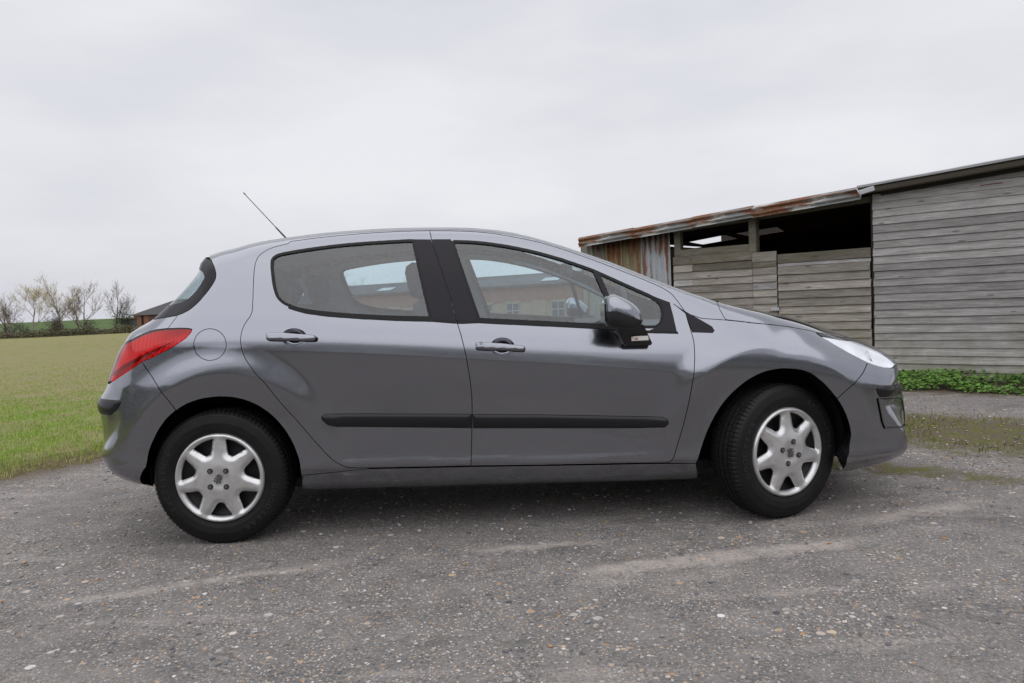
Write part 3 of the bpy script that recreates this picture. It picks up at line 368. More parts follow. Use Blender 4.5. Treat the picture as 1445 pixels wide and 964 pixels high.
def inside(poly, pts):
    r = np.zeros(len(pts), bool); x, y = pts[:, 0], pts[:, 1]
    for a, b in zip(poly, np.roll(poly, -1, 0)):
        c = (a[1] > y) != (b[1] > y)
        if a[1] != b[1]: r ^= c & (x < (b[0] - a[0]) * (y - a[1]) / (b[1] - a[1]) + a[0])
    return r
def dist_to(poly, pts):
    d = np.full(len(pts), 1e9)
    for a, b in zip(poly, np.roll(poly, -1, 0)):
        e = b - a; L = e @ e
        if L < 1e-12: continue
        w = pts - a; t = np.clip((w @ e) / L, 0, 1); d = np.minimum(d, np.linalg.norm(w - t[:, None] * e, axis=1))
    return d
def area(p): q = np.roll(p, -1, 0); return .5 * (p[:, 0] * q[:, 1] - q[:, 0] * p[:, 1]).sum()
def offset_poly(p, d):
    """move the outline inwards by d"""
    if area(p) < 0: p = p[::-1]
    e = np.roll(p, -1, 0) - p; e /= np.maximum(np.linalg.norm(e, axis=1, keepdims=True), 1e-9)
    n = np.stack([-e[:, 1], e[:, 0]], -1); m = n + np.roll(n, 1, 0)
    m /= np.maximum((m * m).sum(1, keepdims=True), .35) / 2.0
    return p + m * d
def densify(p, d):
    out = []
    for a, b in zip(p, np.roll(p, -1, 0)):
        k = max(1, int(np.ceil(np.linalg.norm(b - a) / d)))
        for i in range(k): out.append(a + (b - a) * i / k)
    return np.array(out)
CREASE = PANEL['crease']
def panel(name, poly, m, parent=None, top=False, res=.022, holes=(), inset=.0018, flange=.014, off=0.0, pillow=None, depth=None, mirror=False, label=None):
    poly = densify(offset_poly(poly, inset), max(.012, res * .8))
    loops = [poly] + [densify(offset_poly(h, -inset), max(.012, res * .8)) for h in holes]
    lo, hi = poly.min(0), poly.max(0)
    gx = np.arange(lo[0], hi[0], res); gy = np.arange(lo[1], hi[1], res * .86)
    X, Y = np.meshgrid(gx, gy); X = X + (np.arange(len(gy))[:, None] % 2) * res * .5
    g = np.stack([X.ravel(), Y.ravel()], -1)
    if not top and .012 < res < .04:
        cz = np.interp(g[:, 0], CREASE[:, 0], CREASE[:, 1], left=9, right=9)
        g = g[np.abs(g[:, 1] - cz) > .024]
        cx = np.arange(max(lo[0], CREASE[0, 0]), min(hi[0], CREASE[-1, 0]), .02)
        for dz in (-.022, -.013, -.006, 0, .006, .013, .022):
            if len(cx): g = np.vstack([g, np.stack([cx, np.interp(cx, CREASE[:, 0], CREASE[:, 1]) + dz], -1)])
        for ax, az in ((-1.245, .335), (1.265, .340)):
            aa = np.arange(.15, 3.0, .035); dx = XR if ax < 0 else XF
            px_ = lambda x: np.where(x > XF, XF + RR * np.arctan2(x - XF, .87), np.where(x < XR, XR - RR * np.arctan2(XR - x, .87), x))
            gr = np.hypot(np.where(g[:, 0] < XR, XR + .87 * np.tan((g[:, 0] - XR) / RR), np.where(g[:, 0] > XF, XF + .87 * np.tan(np.clip((g[:, 0] - XF) / RR, 0, 1.2)), g[:, 0])) - ax, g[:, 1] - az)
            g = g[(np.abs(gr - .463) > .016) | (g[:, 1] < az)]
            for rr in (.448, .455, .460, .465, .470, .478): g = np.vstack([g, np.stack([px_(ax + rr * np.cos(aa)), az + rr * np.sin(aa)], -1)])
    k = inside(poly, g)
    for h in loops[1:]: k &= ~inside(h, g)
    g = g[k]
    if len(g):
        k = np.ones(len(g), bool)
        for l in loops: k &= dist_to(l, g) > (pillow[1] * .8 if pillow else min(.006, res * .4))
        g = g[k]
    if pillow:
        for fr in (.10, .24, .42, .66):
            d = fr * pillow[1]; q = densify(offset_poly(poly, d), max(.004, res)); q = q[inside(poly, q)]
            if len(q): q = q[dist_to(poly, q) > d * .9]
            if len(q) and len(g): q = q[np.array([np.min(np.hypot(*(g - v).T)) for v in q]) > res * .35]
            if len(q): g = np.vstack([g, q])
    pts = np.vstack(loops + [g]); edges = []; s = 0
    for l in loops:
        n = len(l); edges += [(s + i, s + (i + 1) % n) for i in range(n)]; s += n
    nb = s
    vo, _, fo, ov, _, _ = delaunay_2d_cdt([Vector((float(a), float(b))) for a, b in pts], edges, [], 0, 1e-6)
    V2 = np.array([(v.x, v.y) for v in vo]); T = np.array([f for f in fo if len(f) == 3])
    c = V2[T].mean(1); k = inside(poly, c)
    for h in loops[1:]: k &= ~inside(h, c)
    T = T[k]; e1 = V2[T[:, 1]] - V2[T[:, 0]]; e2 = V2[T[:, 2]] - V2[T[:, 0]]; T = T[np.abs(e1[:, 0] * e2[:, 1] - e1[:, 1] * e2[:, 0]) > 2e-7]
    P = (map_top if top else map_side)(V2)
    N = BODY.grad(P)
    o2 = np.full(len(V2), off)
    if pillow:
        h, w = pillow; d = dist_to(poly, V2); t = np.clip(d / w, 0, 1); o2 = o2 + h * (1 - (1 - t) ** 2)
    if depth:
        d = dist_to(poly, V2); t = np.clip(d / depth[1], 0, 1); o2 = o2 - depth[0] * t * (2 - t)
    Q = P + N * o2[:, None]
    # winding: make faces look outwards
    fn = np.cross(Q[T[:, 1]] - Q[T[:, 0]], Q[T[:, 2]] - Q[T[:, 0]])
    fl = (fn * N[T[:, 0]]).sum(1) < 0; T[fl] = T[fl][:, ::-1]
    if pillow or depth:
        fn = np.cross(Q[T[:, 1]] - Q[T[:, 0]], Q[T[:, 2]] - Q[T[:, 0]]); NN = np.zeros_like(Q)
        for i_ in range(3): np.add.at(NN, T[:, i_], fn)
        ln = np.linalg.norm(NN, axis=1, keepdims=True); NS = np.where(ln > 1e-12, NN / np.maximum(ln, 1e-12), N)
    else: NS = N
    nv = len(Q); verts = [Q]; norms = [NS]; faces = [tuple(t) for t in T.tolist()]
    if flange:
        inv = {}
        for i, l in enumerate(ov):
            for j in l: inv[j] = i
        s = 0; base = nv
        for li, l in enumerate(loops):
            n = len(l); idx = [inv.get(s + i) for i in range(n)]; s += n
            if any(i is None for i in idx): idx = [i for i in idx if i is not None]; n = len(idx)
            A = Q[idx]; NA = N[idx]; t = np.roll(A, -1, 0) - np.roll(A, 1, 0)
            out = np.cross(t, NA); out /= np.maximum(np.linalg.norm(out, axis=1, keepdims=True), 1e-9)
            cen = A.mean(0)
            if ((A - cen) * out).sum() * (1 if li == 0 else -1) < 0: out = -out
            verts += [A, A - NA * flange]; norms += [out, out]
            for i in range(n):
                j = (i + 1) % n
                faces.append((base + i, base + j, base + n + j, base + n + i))
            base += 2 * n
    verts = np.vstack(verts); norms = np.vstack(norms)
    me = bpy.data.meshes.new(name); me.from_pydata(verts.tolist(), [], faces); me.update()
    me.polygons.foreach_set('use_smooth', np.ones(len(me.polygons), bool))
    if flange is not False: me.normals_split_custom_set_from_vertices(norms.tolist())
    me.materials.append(m)
    o = link(bpy.data.objects.new(name, me), parent)
    if label: o['label'] = label
    if mirror: mirrored(o, parent)
    return o
def mirrored(o, parent=None):
    c = o.copy(); COL.objects.link(c); c.parent = parent or o.parent; c.scale = (1, -1, 1)
    if o.location.y: c.location.y = -o.location.y
    return c

# ---- car materials
def _paint(t, b):
    g = NT(t); p = g.obj()
    fl = g.voro(p, 900, 'Color'); sp = g.n('ShaderNodeSeparateColor', {0: fl}).outputs[0]
    dust = g.noise(g.map(p, (1, 1, 2.5)), 5.0, 6, .6)
    low = g.rampv(g.n('ShaderNodeSeparateXYZ', {0: p}).outputs[2], .62, .22)
    f = g.math('MULTIPLY', g.math('MULTIPLY', low, g.rampv(dust, .42, .75)), .13, True)
    col = g.mix(g.math('MULTIPLY', sp, .22), (.250, .259, .290), (.355, .366, .406))
    g.link(g.mix(f, col, (.17, .155, .14)), b.inputs['Base Color'])
    g.link(g.math('ADD', .17, g.math('MULTIPLY', f, .5)), b.inputs['Roughness'])
    g.link(g.math('SUBTRACT', 1.0, f), b.inputs['Metallic'])
PAINT = mat('metallic_grey_paint', (.17, .175, .195), .36, .8, coat=1.0, coat_rough=.03, build=_paint)
def _plastic(t, b):
    g = NT(t); g.link(g.bump(g.noise(g.obj(), 600, 2), .12, .002), b.inputs['Normal'])
    g.link(g.ramp(g.noise(g.obj(), 9, 5), [(.3, (.014, .014, .016)), (.8, (.032, .031, .033))]), b.inputs['Base Color'])
BLACK = mat('black_plastic', (.02, .02, .022), .42, build=_plastic)
PILLAR = mat('satin_black_film', (.012, .010, .014), .25, spec=.22)
RUBBER = mat('rubber_seal', (.008, .008, .009), .5, spec=.25)
GLOSS = mat('gloss_black', (.010, .010, .012), .22, spec=.4)
DARK = mat('underbody_black', (.008, .008, .008), .85)
TRIM = mat('interior_dark_grey', (.055, .06, .065), .75)
LINER = mat('headliner_grey', (.46, .57, .67), .9)
SEAT = mat('seat_cloth', (.05, .055, .06), .9, build=lambda t, b: (lambda g: g.link(g.bump(g.noise(g.obj(), 400, 2), .3, .002), b.inputs['Normal']))(NT(t)))
CHROME = mat('chrome', (.75, .75, .76), .12, 1.0)
SILVER = mat('silver_hubcap', (.64, .64, .65), .32, .70, coat=.3, coat_rough=.15,
             build=lambda t, b: (lambda g: (g.link(g.ramp(g.noise(g.obj(), 26, 6, .65), [(.35, (.68, .68, .69)), (.78, (.52, .51, .49))]), b.inputs['Base Color'])))(NT(t)))
STEEL = mat('black_steel_wheel', (.012, .012, .013), .5, .3)
BOLT = mat('wheel_bolt', (.16, .155, .15), .45, .8)
def _tyre(t, b):
    g = NT(t); p = g.obj()
    g.link(g.ramp(g.noise(p, 14, 6, .6), [(.35, (.004, .004, .0045)), (.75, (.010, .0097, .0093))]), b.inputs['Base Color'])
    g.link(g.bump(g.noise(p, 300, 3), .15, .002), b.inputs['Normal'])
TYRE = mat('tyre_rubber', (.016, .016, .017), .55, spec=.3, build=_tyre)
TYRE_TEXT = mat('tyre_lettering', (.020, .020, .021), .4)
def glass_mat(name, tint, rough=.0, ior=1.5, dirt=.06):
    m = bpy.data.materials.new(name); m.use_nodes = True; t = m.node_tree; t.nodes.clear(); g = NT(t)
    out = g.n('ShaderNodeOutputMaterial'); tr = g.n('ShaderNodeBsdfTransparent', {'Color': (*tint, 1)})
    gl = g.n('ShaderNodeBsdfGlossy', {'Color': (1, 1, 1, 1), 'Roughness': rough}); geo = g.n('ShaderNodeNewGeometry'); f0 = ((ior - 1) / (ior + 1)) ** 2
    cs = g.math('ABSOLUTE', g.n('ShaderNodeVectorMath', {0: geo.outputs['Incoming'], 1: geo.outputs['Normal']}, operation='DOT_PRODUCT').outputs['Value'])
    fr = g.math('ADD', f0, g.math('MULTIPLY', 1 - f0, g.math('POWER', g.math('SUBTRACT', 1.0, cs, True), 5.0)))
    df = g.n('ShaderNodeBsdfDiffuse', {'Color': (.42, .52, .58, 1)})
    a = g.n('ShaderNodeMixShader', {0: g.math('MULTIPLY', g.rampv(g.noise(g.obj(), 60, 8, .7), .45, .85), dirt), 1: tr.outputs[0], 2: df.outputs[0]})
    b = g.n('ShaderNodeMixShader', {0: fr, 1: a.outputs[0], 2: gl.outputs[0]}); g.link(b.outputs[0], out.inputs[0])
    return m
GLASS = glass_mat('window_glass', (.75, .87, .90), ior=1.85, dirt=.13)
LENS = glass_mat('clear_lens', (.96, .97, .98), ior=1.5, dirt=.10)
REDLENS = glass_mat('red_lens', (.88, .035, .035), ior=1.5, dirt=.05)
AMBERLENS = glass_mat('smoked_lens', (.82, .80, .78), ior=1.5)
REFLECT = mat('lamp_reflector', (.93, .94, .96), .35, .15, build=lambda t, b: (lambda g: g.link(g.bump(g.n('ShaderNodeTexWave', {'Vector': g.map(g.obj(), (1, 1, 1), (0, R(20), R(30))), 'Scale': 5.0, 'Distortion': 1.5}).outputs[1], .18, .02), b.inputs['Normal']))(NT(t)))
REFLECT_R = mat('rear_lamp_reflector', (.80, .74, .72), .45, .2,
                build=lambda t, b: (lambda g: g.link(g.bump(g.n('ShaderNodeTexWave', {'Vector': g.obj(), 'Scale': 16.0, 'Distortion': .4}).outputs[1], .6, .01), b.inputs['Normal']))(NT(t)))

car = empty('parked_car')
tag(car, 'grey metallic five door hatchback parked side-on on the worn asphalt', 'car')
side = empty   # alias
# ---- outer panels; each near-side panel also stands mirrored on the far side
fd = panel('front_door', PANEL['front_door'], PAINT, car, holes=[PANEL['win_f'], PANEL['cup_f']], res=.020)
rdr = panel('rear_door', PANEL['rear_door'], PAINT, car, holes=[PANEL['win_r'], PANEL['cup_r']], res=.020)
bs = panel('body_side', PANEL['body_side'], PAINT, car, holes=[PANEL['flap']], res=.020, inset=.0014)
fn_ = panel('front_fender', PANEL['fender'], PAINT, car, res=.020)
sl = panel('sill', PANEL['sill'], PAINT, car, res=.018, flange=.05)
flap = panel('fuel_flap', PANEL['flap'], PAINT, bs, res=.016, inset=.0016)
hl = panel('headlight', PANEL['headlight'], LENS, car, res=.018, flange=.02, off=.002)
panel('reflector', offset_poly(PANEL['headlight'], .006), REFLECT, hl, res=.018, flange=0, off=-.012, depth=(.022, .06))
for (pp, zz, rr) in ((1.86, .745, .040),):
    q_ = map_side(np.array([[pp, zz]])); n_ = Vector(BODY.grad(q_)[0]); q_ = Vector(q_[0]) - n_ * .046
    V, F = lathe([(rr, .014), (rr * .97, .018), (rr * .88, .004), (rr * .6, -.008), (rr * .25, -.013), (.0, -.014)], 28, close=False)
    bo = mesh_obj('lamp_bowl', V, F, CHROME, hl); bo.location = q_; dr = (n_ * .6 + Vector((.8, -.25, 0))).normalized(); bo.rotation_euler = dr.to_track_quat('Y', 'Z').to_euler()
rl = panel('rear_light', PANEL['rear_lamp'], REDLENS, car, res=.018, flange=.02, off=.002)
panel('light_guide', np.array([(-1.755, .80), (-1.70, .812), (-1.62, .853), (-1.53, .905), (-1.44, .953), (-1.43, .961), (-1.53, .918), (-1.63, .870), (-1.71, .832), (-1.76, .823)]), mat('dark_red_divider', (.16, .006, .008), .3), rl, res=.012, inset=0, flange=0, off=-.003)
panel('reflector', offset_poly(PANEL['rear_lamp'], .001), REFLECT_R, rl, res=.014, flange=0, off=-.008, depth=(.012, .05))
for nm, key, par in (('window_glass', 'win_f', fd), ('window_glass', 'win_r', rdr)):
    w = panel(nm, offset_poly(PANEL[key], .004), GLASS, par, res=.03, inset=0, flange=0, off=-.004)
    panel('window_seal', PANEL[key], RUBBER, par, holes=[offset_poly(PANEL[key], .009)], res=.02, inset=-.002, flange=.012, off=.0015)
panel('pillar_trim', PANEL['bp_f'], PILLAR, fd, res=.02, inset=.001, flange=.006, off=.003)
panel('pillar_trim', PANEL['bp_r'], PILLAR, rdr, res=.02, inset=.001, flange=.006, off=.003)
panel('window_divider', PANEL['divider'], PILLAR, fd, res=.02, inset=0, flange=.006, off=.0035)
panel('sail_panel', PANEL['sail'], PILLAR, fd, res=.02, inset=0, flange=.006, off=.0025)
panel('belt_moulding', PANEL['belt_f'], RUBBER, fd, res=.02, inset=-.001, flange=.006, off=.0035)
panel('belt_moulding', PANEL['belt_r'], RUBBER, rdr, res=.02, inset=-.001, flange=.006, off=.0035)
panel('corner_trim', PANEL['tri'], PILLAR, fn_, res=.02, inset=.001, flange=.006, off=.003)
for nm, key, par in (('trim', 'trim_f', fd), ('trim', 'trim_r', rdr)):
    panel('rubbing_strip', PANEL[key], GLOSS, par, res=.008, inset=.0005, flange=.012, off=.005, pillow=(.008, .030))
for key, cup, par in (('hand_f', 'cup_f', fd), ('hand_r', 'cup_r', rdr)):
    panel('handle_recess', PANEL[cup], PAINT, par, res=.008, inset=-.001, flange=0, off=-.002, depth=(.020, .022))
    panel('door_handle', PANEL[key], PAINT, par, res=.005, inset=0, flange=.010, off=.016, pillow=(.016, .007))
kb = bmesh.new(); bmesh.ops.create_cone(kb, cap_ends=True, segments=20, radius1=.008, radius2=.008, depth=.004, matrix=Matrix.Rotation(R(90), 4, 'X'))
kh = bm_obj('key_lock', kb, mat('lock_barrel', (.45, .45, .46), .4, .3), fd)
_k = map_side(np.array([[-.063, .888]]))[0]; kh.location = (_k[0] + .012, _k[1] - .034, _k[2] - .002)
bumper_f = panel('front_bumper', PANEL['front_bumper'], PAINT, car, res=.024, flange=.08)
bumper_r = panel('rear_bumper', PANEL['rear_bumper'], PAINT, car, res=.024, flange=.11)
strip = panel('bumper_strip', PANEL['strip_r'], GLOSS, bumper_r, res=.010, inset=0, flange=.01, off=.0015, pillow=(.005, .03))
sf = panel('bumper_strip', PANEL['strip_f'], GLOSS, bumper_f, res=.008, inset=0, flange=.01, off=.002, pillow=(.009, .03)); mirrored(sf)
fg = panel('fog_lamp_recess', PANEL['fog'], PILLAR, bumper_f, res=.012, inset=0, flange=.004, off=.003, depth=(.012, .03)); mirrored(fg)
fr_ = panel('fog_lamp_trim', np.array([(1.747, .538), (1.754, .538), (1.771, .428), (1.784, .398), (1.95, .389), (1.95, .386), (1.777, .392), (1.763, .428)]), BOLT, bumper_f, res=.01, inset=0, flange=.004, off=.007); mirrored(fr_)
gp = np.array([(2.16, .60), (PCF, .61), (2 * PCF - 2.16, .60), (2 * PCF - 2.06, .36), (PCF, .33), (2.06, .36)])
panel('grille', gp, BLACK, bumper_f, res=.03, inset=0, flange=.01, off=.004)
for i in range(5):
    z0 = .385 + .045 * i
    panel('grille_bar', np.array([(2.13, z0), (PCF, z0 + .004), (2 * PCF - 2.13, z0), (2 * PCF - 2.13, z0 + .018), (PCF, z0 + .022), (2.13, z0 + .018)]), CHROME if i == 4 else BLACK, bumper_f, res=.03, inset=0, flange=.012, off=.014)
tg = panel('tailgate', PANEL['tailgate'], PAINT, car, res=.024)
rw = panel('rear_window', PANEL['rear_window'], GLASS, car, res=.03, flange=0, off=-.003)
_inn = offset_poly(PANEL['rear_window'], .062)
panel('black_border', PANEL['rear_window'], PILLAR, rw, holes=[_inn], res=.03, flange=.01, off=0.0)
panel('bonnet', TOP['bonnet'], PAINT, car, top=True, res=.026)
panel('roof', TOP['roof'], PAINT, car, top=True, res=.03, inset=0.0, flange=.01)
ws_ = panel('windscreen', TOP['windscreen'], GLASS, car, top=True, res=.03, flange=0, off=-.002)
panel('cowl', TOP['cowl'], BLACK, car, top=True, res=.03, inset=.001, flange=.02, off=-.006)
for o in (fd, rdr, bs, fn_, sl, hl, rl):
    c = mirrored(o, car)
    for ch in o.children:
        d = ch.copy(); COL.objects.link(d); d.parent = c
# ---- inner lining, dark cavities
def liner_panel(name, poly, m, off, holes=(), top=False, mir=True):
    o = panel(name, poly, m, car, top=top, res=.05, holes=holes, inset=0, flange=False, off=off)
    if mir: mirrored(o)
    return o
up = np.array([(-1.42, 1.02), (.86, .90), (.86, 1.02), (.60, 1.175), (.30, 1.31), (.02, 1.392), (-.3, 1.425), (-.6, 1.425), (-.95, 1.40), (-1.2, 1.36), (-1.33, 1.31), (-1.30, 1.2), (-1.40, 1.10)])
liner_panel('pillar_lining', up, LINER, -.035, holes=[offset_poly(PANEL['win_f'], -.012), offset_poly(PANEL['win_r'], -.012)])
dn = np.array([(-1.20, 1.06), (.86, .905), (.84, .40), (-.70, .40), (-.95, .74), (-1.20, .74)])
liner_panel('door_trim', dn, TRIM, -.07)
liner_panel('roof_lining', TOP['roof'], LINER, -.03, top=True, mir=False)
bm = bmesh.new()
add_box(bm, (0, 0, .24), (2.1, 1.40, .04)); add_box(bm, (-1.25, 0, .42), (.9, 1.0, .40)); add_box(bm, (1.35, 0, .45), (.9, .98, .50)); add_box(bm, (-1.80, 0, .42), (.2, 1.3, .22)); add_box(bm, (1.85, 0, .40), (.2, 1.2, .3))
bm_obj('underbody', bm, DARK, car)
for sx in (-1.24, 1.265):
    for sy in (-1, 1):
        bm = bmesh.new(); n = 20; r0 = .40; ys = (sy * .80, sy * .50)
        vs = []
        for i in range(n + 1):
            a = R(-8) + (math.pi + R(16)) * i / n
            vs.append([bm.verts.new((sx + r0 * 1.0 * math.cos(a), y, .335 + r0 * .99 * math.sin(a))) for y in ys])
        for i in range(n): bm.faces.new((vs[i][0], vs[i + 1][0], vs[i + 1][1], vs[i][1]))
        bm.faces.new([v[1] for v in vs])
        bm_obj('wheel_well', bm, DARK, car)
bm = bmesh.new(); add_box(bm, (1.02, 0, .80), (.40, 1.42, .22), None, .05); add_box(bm, (.86, 0, .66), (.25, 1.42, .35), None, .05)
dash = bm_obj('dashboard', bm, TRIM, car)
box_obj('parcel_shelf', (-1.27, 0, 1.00), (.50, 1.25, .03), TRIM, car)
# ---- seats
def seat(x, y, w, head=1):
    e = []
    b = bmesh.new()
    add_box(b, (x + .05, y, .50), (.50, w, .16), None, .05)
    add_box(b, (x - .26, y, .80), (.15, w * .96, .62), Matrix.Rotation(R(-14), 3, 'Y'), .06)
    s = bm_obj('seat', b, SEAT, car, smooth=True)
    for hx in ([y] if head == 1 else [y - .36, y + .36]):
        b = bmesh.new(); add_box(b, (x - .375, hx, 1.195), (.10, .25, .19), Matrix.Rotation(R(-10), 3, 'Y'), .045)
        for d in (-.06, .06): add_box(b, (x - .36, hx + d, 1.09), (.012, .012, .14))
        bm_obj('headrest', b, SEAT, s, smooth=True)
for y in (-.37, .37): seat(-.01, y, .50)
seat(-.72, 0, 1.24, 2)
# ---- steering wheel (right-hand drive) and mirror
V, F = lathe([(.185 + .016 * math.cos(a), .016 * math.sin(a)) for a in np.linspace(0, 2 * math.pi, 10, endpoint=False)], 40)
sw = mesh_obj('steering_wheel', V, F, TRIM, car); sw.location = (.665, -.37, .93); sw.rotation_euler = (0, R(-24), R(90))
bm = bmesh.new(); add_box(bm, (0, 0, 0), (.15, .05, .12), None, .02); add_box(bm, (0, .01, 0), (.35, .02, .035)); add_box(bm, (0, .01, -.08), (.035, .02, .17)); add_box(bm, (0, .12, 0), (.05, .25, .05))
bm_obj('hub', bm, TRIM, sw)
bm = bmesh.new(); add_box(bm, (.42, .02, 1.235), (.035, .24, .065), Matrix.Rotation(R(-14), 3, 'Z'), .012); add_box(bm, (.47, .02, 1.27), (.12, .03, .02), Matrix.Rotation(R(20), 3, 'Y'))
bm_obj('interior_mirror', bm, BLACK, car)
# ---- door mirror
def door_mirror():
    c = np.array((.535, -1.035, 1.005)); V, F, M = [], [], []
    nu, nv = 28, 18
    for i in range(nu):
        a = 2 * math.pi * i / nu
        for j in range(nv + 1):
            b = -math.pi / 2 + math.pi * j / nv
            f = lambda t, e: math.copysign(abs(t) ** e, t)
            x, y, z = f(math.cos(b), .75) * f(math.cos(a), .75), f(math.cos(b), .75) * f(math.sin(a), .75), f(math.sin(b), .75)
            X = x * (.118 if x > 0 else .052); Z = z * .073 - .42 * max(X, 0) * (1 if z > -.2 else .6)
            V.append(c + np.array((X, y * .105 - .10 * X, Z)))
    up, lo = [], []
    for i in range(nu):
        for j in range(nv):
            q = (i * (nv + 1) + j, ((i + 1) % nu) * (nv + 1) + j, ((i + 1) % nu) * (nv + 1) + j + 1, i * (nv + 1) + j + 1)
            (up if j >= nv * .46 else lo).append(q)
    def sub(name, fs, m, par):
        ids = sorted({k for q in fs for k in q}); mp_ = {k: i for i, k in enumerate(ids)}
        return mesh_obj(name, [V[k] for k in ids], [tuple(mp_[k] for k in q) for q in fs], m, par)
    h = sub('door_mirror', lo, BLACK, car); sub('mirror_cap', up, PAINT, h)
    bm = bmesh.new(); add_box(bm, (.4855, -1.035, 1.000), (.004, .13, .085), None, .001); bm_obj('mirror_glass', bm, CHROME, h)
    bot = [(.585, -.865, .842), (.715, -.855, .838), (.722, -.935, .842), (.592, -.945, .846)]; topq = [(.545, -.90, .955), (.672, -.90, .945), (.668, -.985, .945), (.545, -.985, .955)]
    bm = bmesh.new(); vb = [bm.verts.new(p) for p in bot]; vt = [bm.verts.new(p) for p in topq]
    bm.faces.new(vb[::-1]); bm.faces.new(vt)
    for i in range(4): bm.faces.new((vb[i], vb[(i + 1) % 4], vt[(i + 1) % 4], vt[i]))
    bmesh.ops.bevel(bm, geom=list(bm.edges), offset=.008, segments=2, affect='EDGES')
    bm_obj('mirror_stalk', bm, BLACK, h, smooth=False)
    bm = bmesh.new(); add_box(bm, (.655, -.9655, .876), (.086, .016, .027), Matrix.Rotation(R(-16), 3, 'X'), .005)
    ind = bm_obj('indicator', bm, AMBERLENS, h); ind['label'] = 'clear side indicator on the mirror stalk'
    bm = bmesh.new(); add_box(bm, (.655, -.963, .876), (.076, .008, .020), Matrix.Rotation(R(-16), 3, 'X')); bm_obj('reflector', bm, mat('indicator_bulb', (.50, .49, .48), .25, .7), ind)
    bm = bmesh.new(); add_box(bm, (.640, -.968, .876), (.014, .006, .010), Matrix.Rotation(R(-16), 3, 'X'), .002); bm_obj('bulb', bm, mat('amber_bulb', (.70, .22, .03), .35), ind)
    m = dup(h, car); m.scale = (1, -1, 1)
door_mirror()
# ---- aerial
V, F = tube_mesh([[((-1.150, 0, 1.452), .011), ((-1.158, 0, 1.468), .010), ((-1.165, 0, 1.478), .0055), ((-1.225, 0, 1.548), .0042), ((-1.228, 0, 1.552), .0024), ((-1.385, 0, 1.738), .0021), ((-1.388, 0, 1.742), .0032), ((-1.398, 0, 1.754), .0032)]], 8)
mesh_obj('aerial', V, F, BLACK, car)
# ---- wheels
def ring_text(txt, r, a0, step, size, par, y):
    V, F = [], []
    for i, ch in enumerate(txt):
        cu = bpy.data.curves.new('glyph', 'FONT'); cu.body = ch; cu.size = size; cu.extrude = .0012; cu.align_x = 'CENTER'; cu.resolution_u = 2
        ob = bpy.data.objects.new('glyph', cu); COL.objects.link(ob)
        me = bpy.data.meshes.new_from_object(ob.evaluated_get(bpy.context.evaluated_depsgraph_get()))
        a = a0 - step * i; n = len(V)
        for v in me.vertices:
            rr = r + v.co.y; aa = a - v.co.x / r * 1.0
            V.append((rr * math.cos(aa), y - v.co.z, rr * math.sin(aa)))
        F += [tuple(n + k for k in p.vertices) for p in me.polygons]
        bpy.data.objects.remove(ob); bpy.data.curves.remove(cu); bpy.data.meshes.remove(me)
    return mesh_obj('sidewall_lettering', V, F, TYRE_TEXT, par, smooth=False)
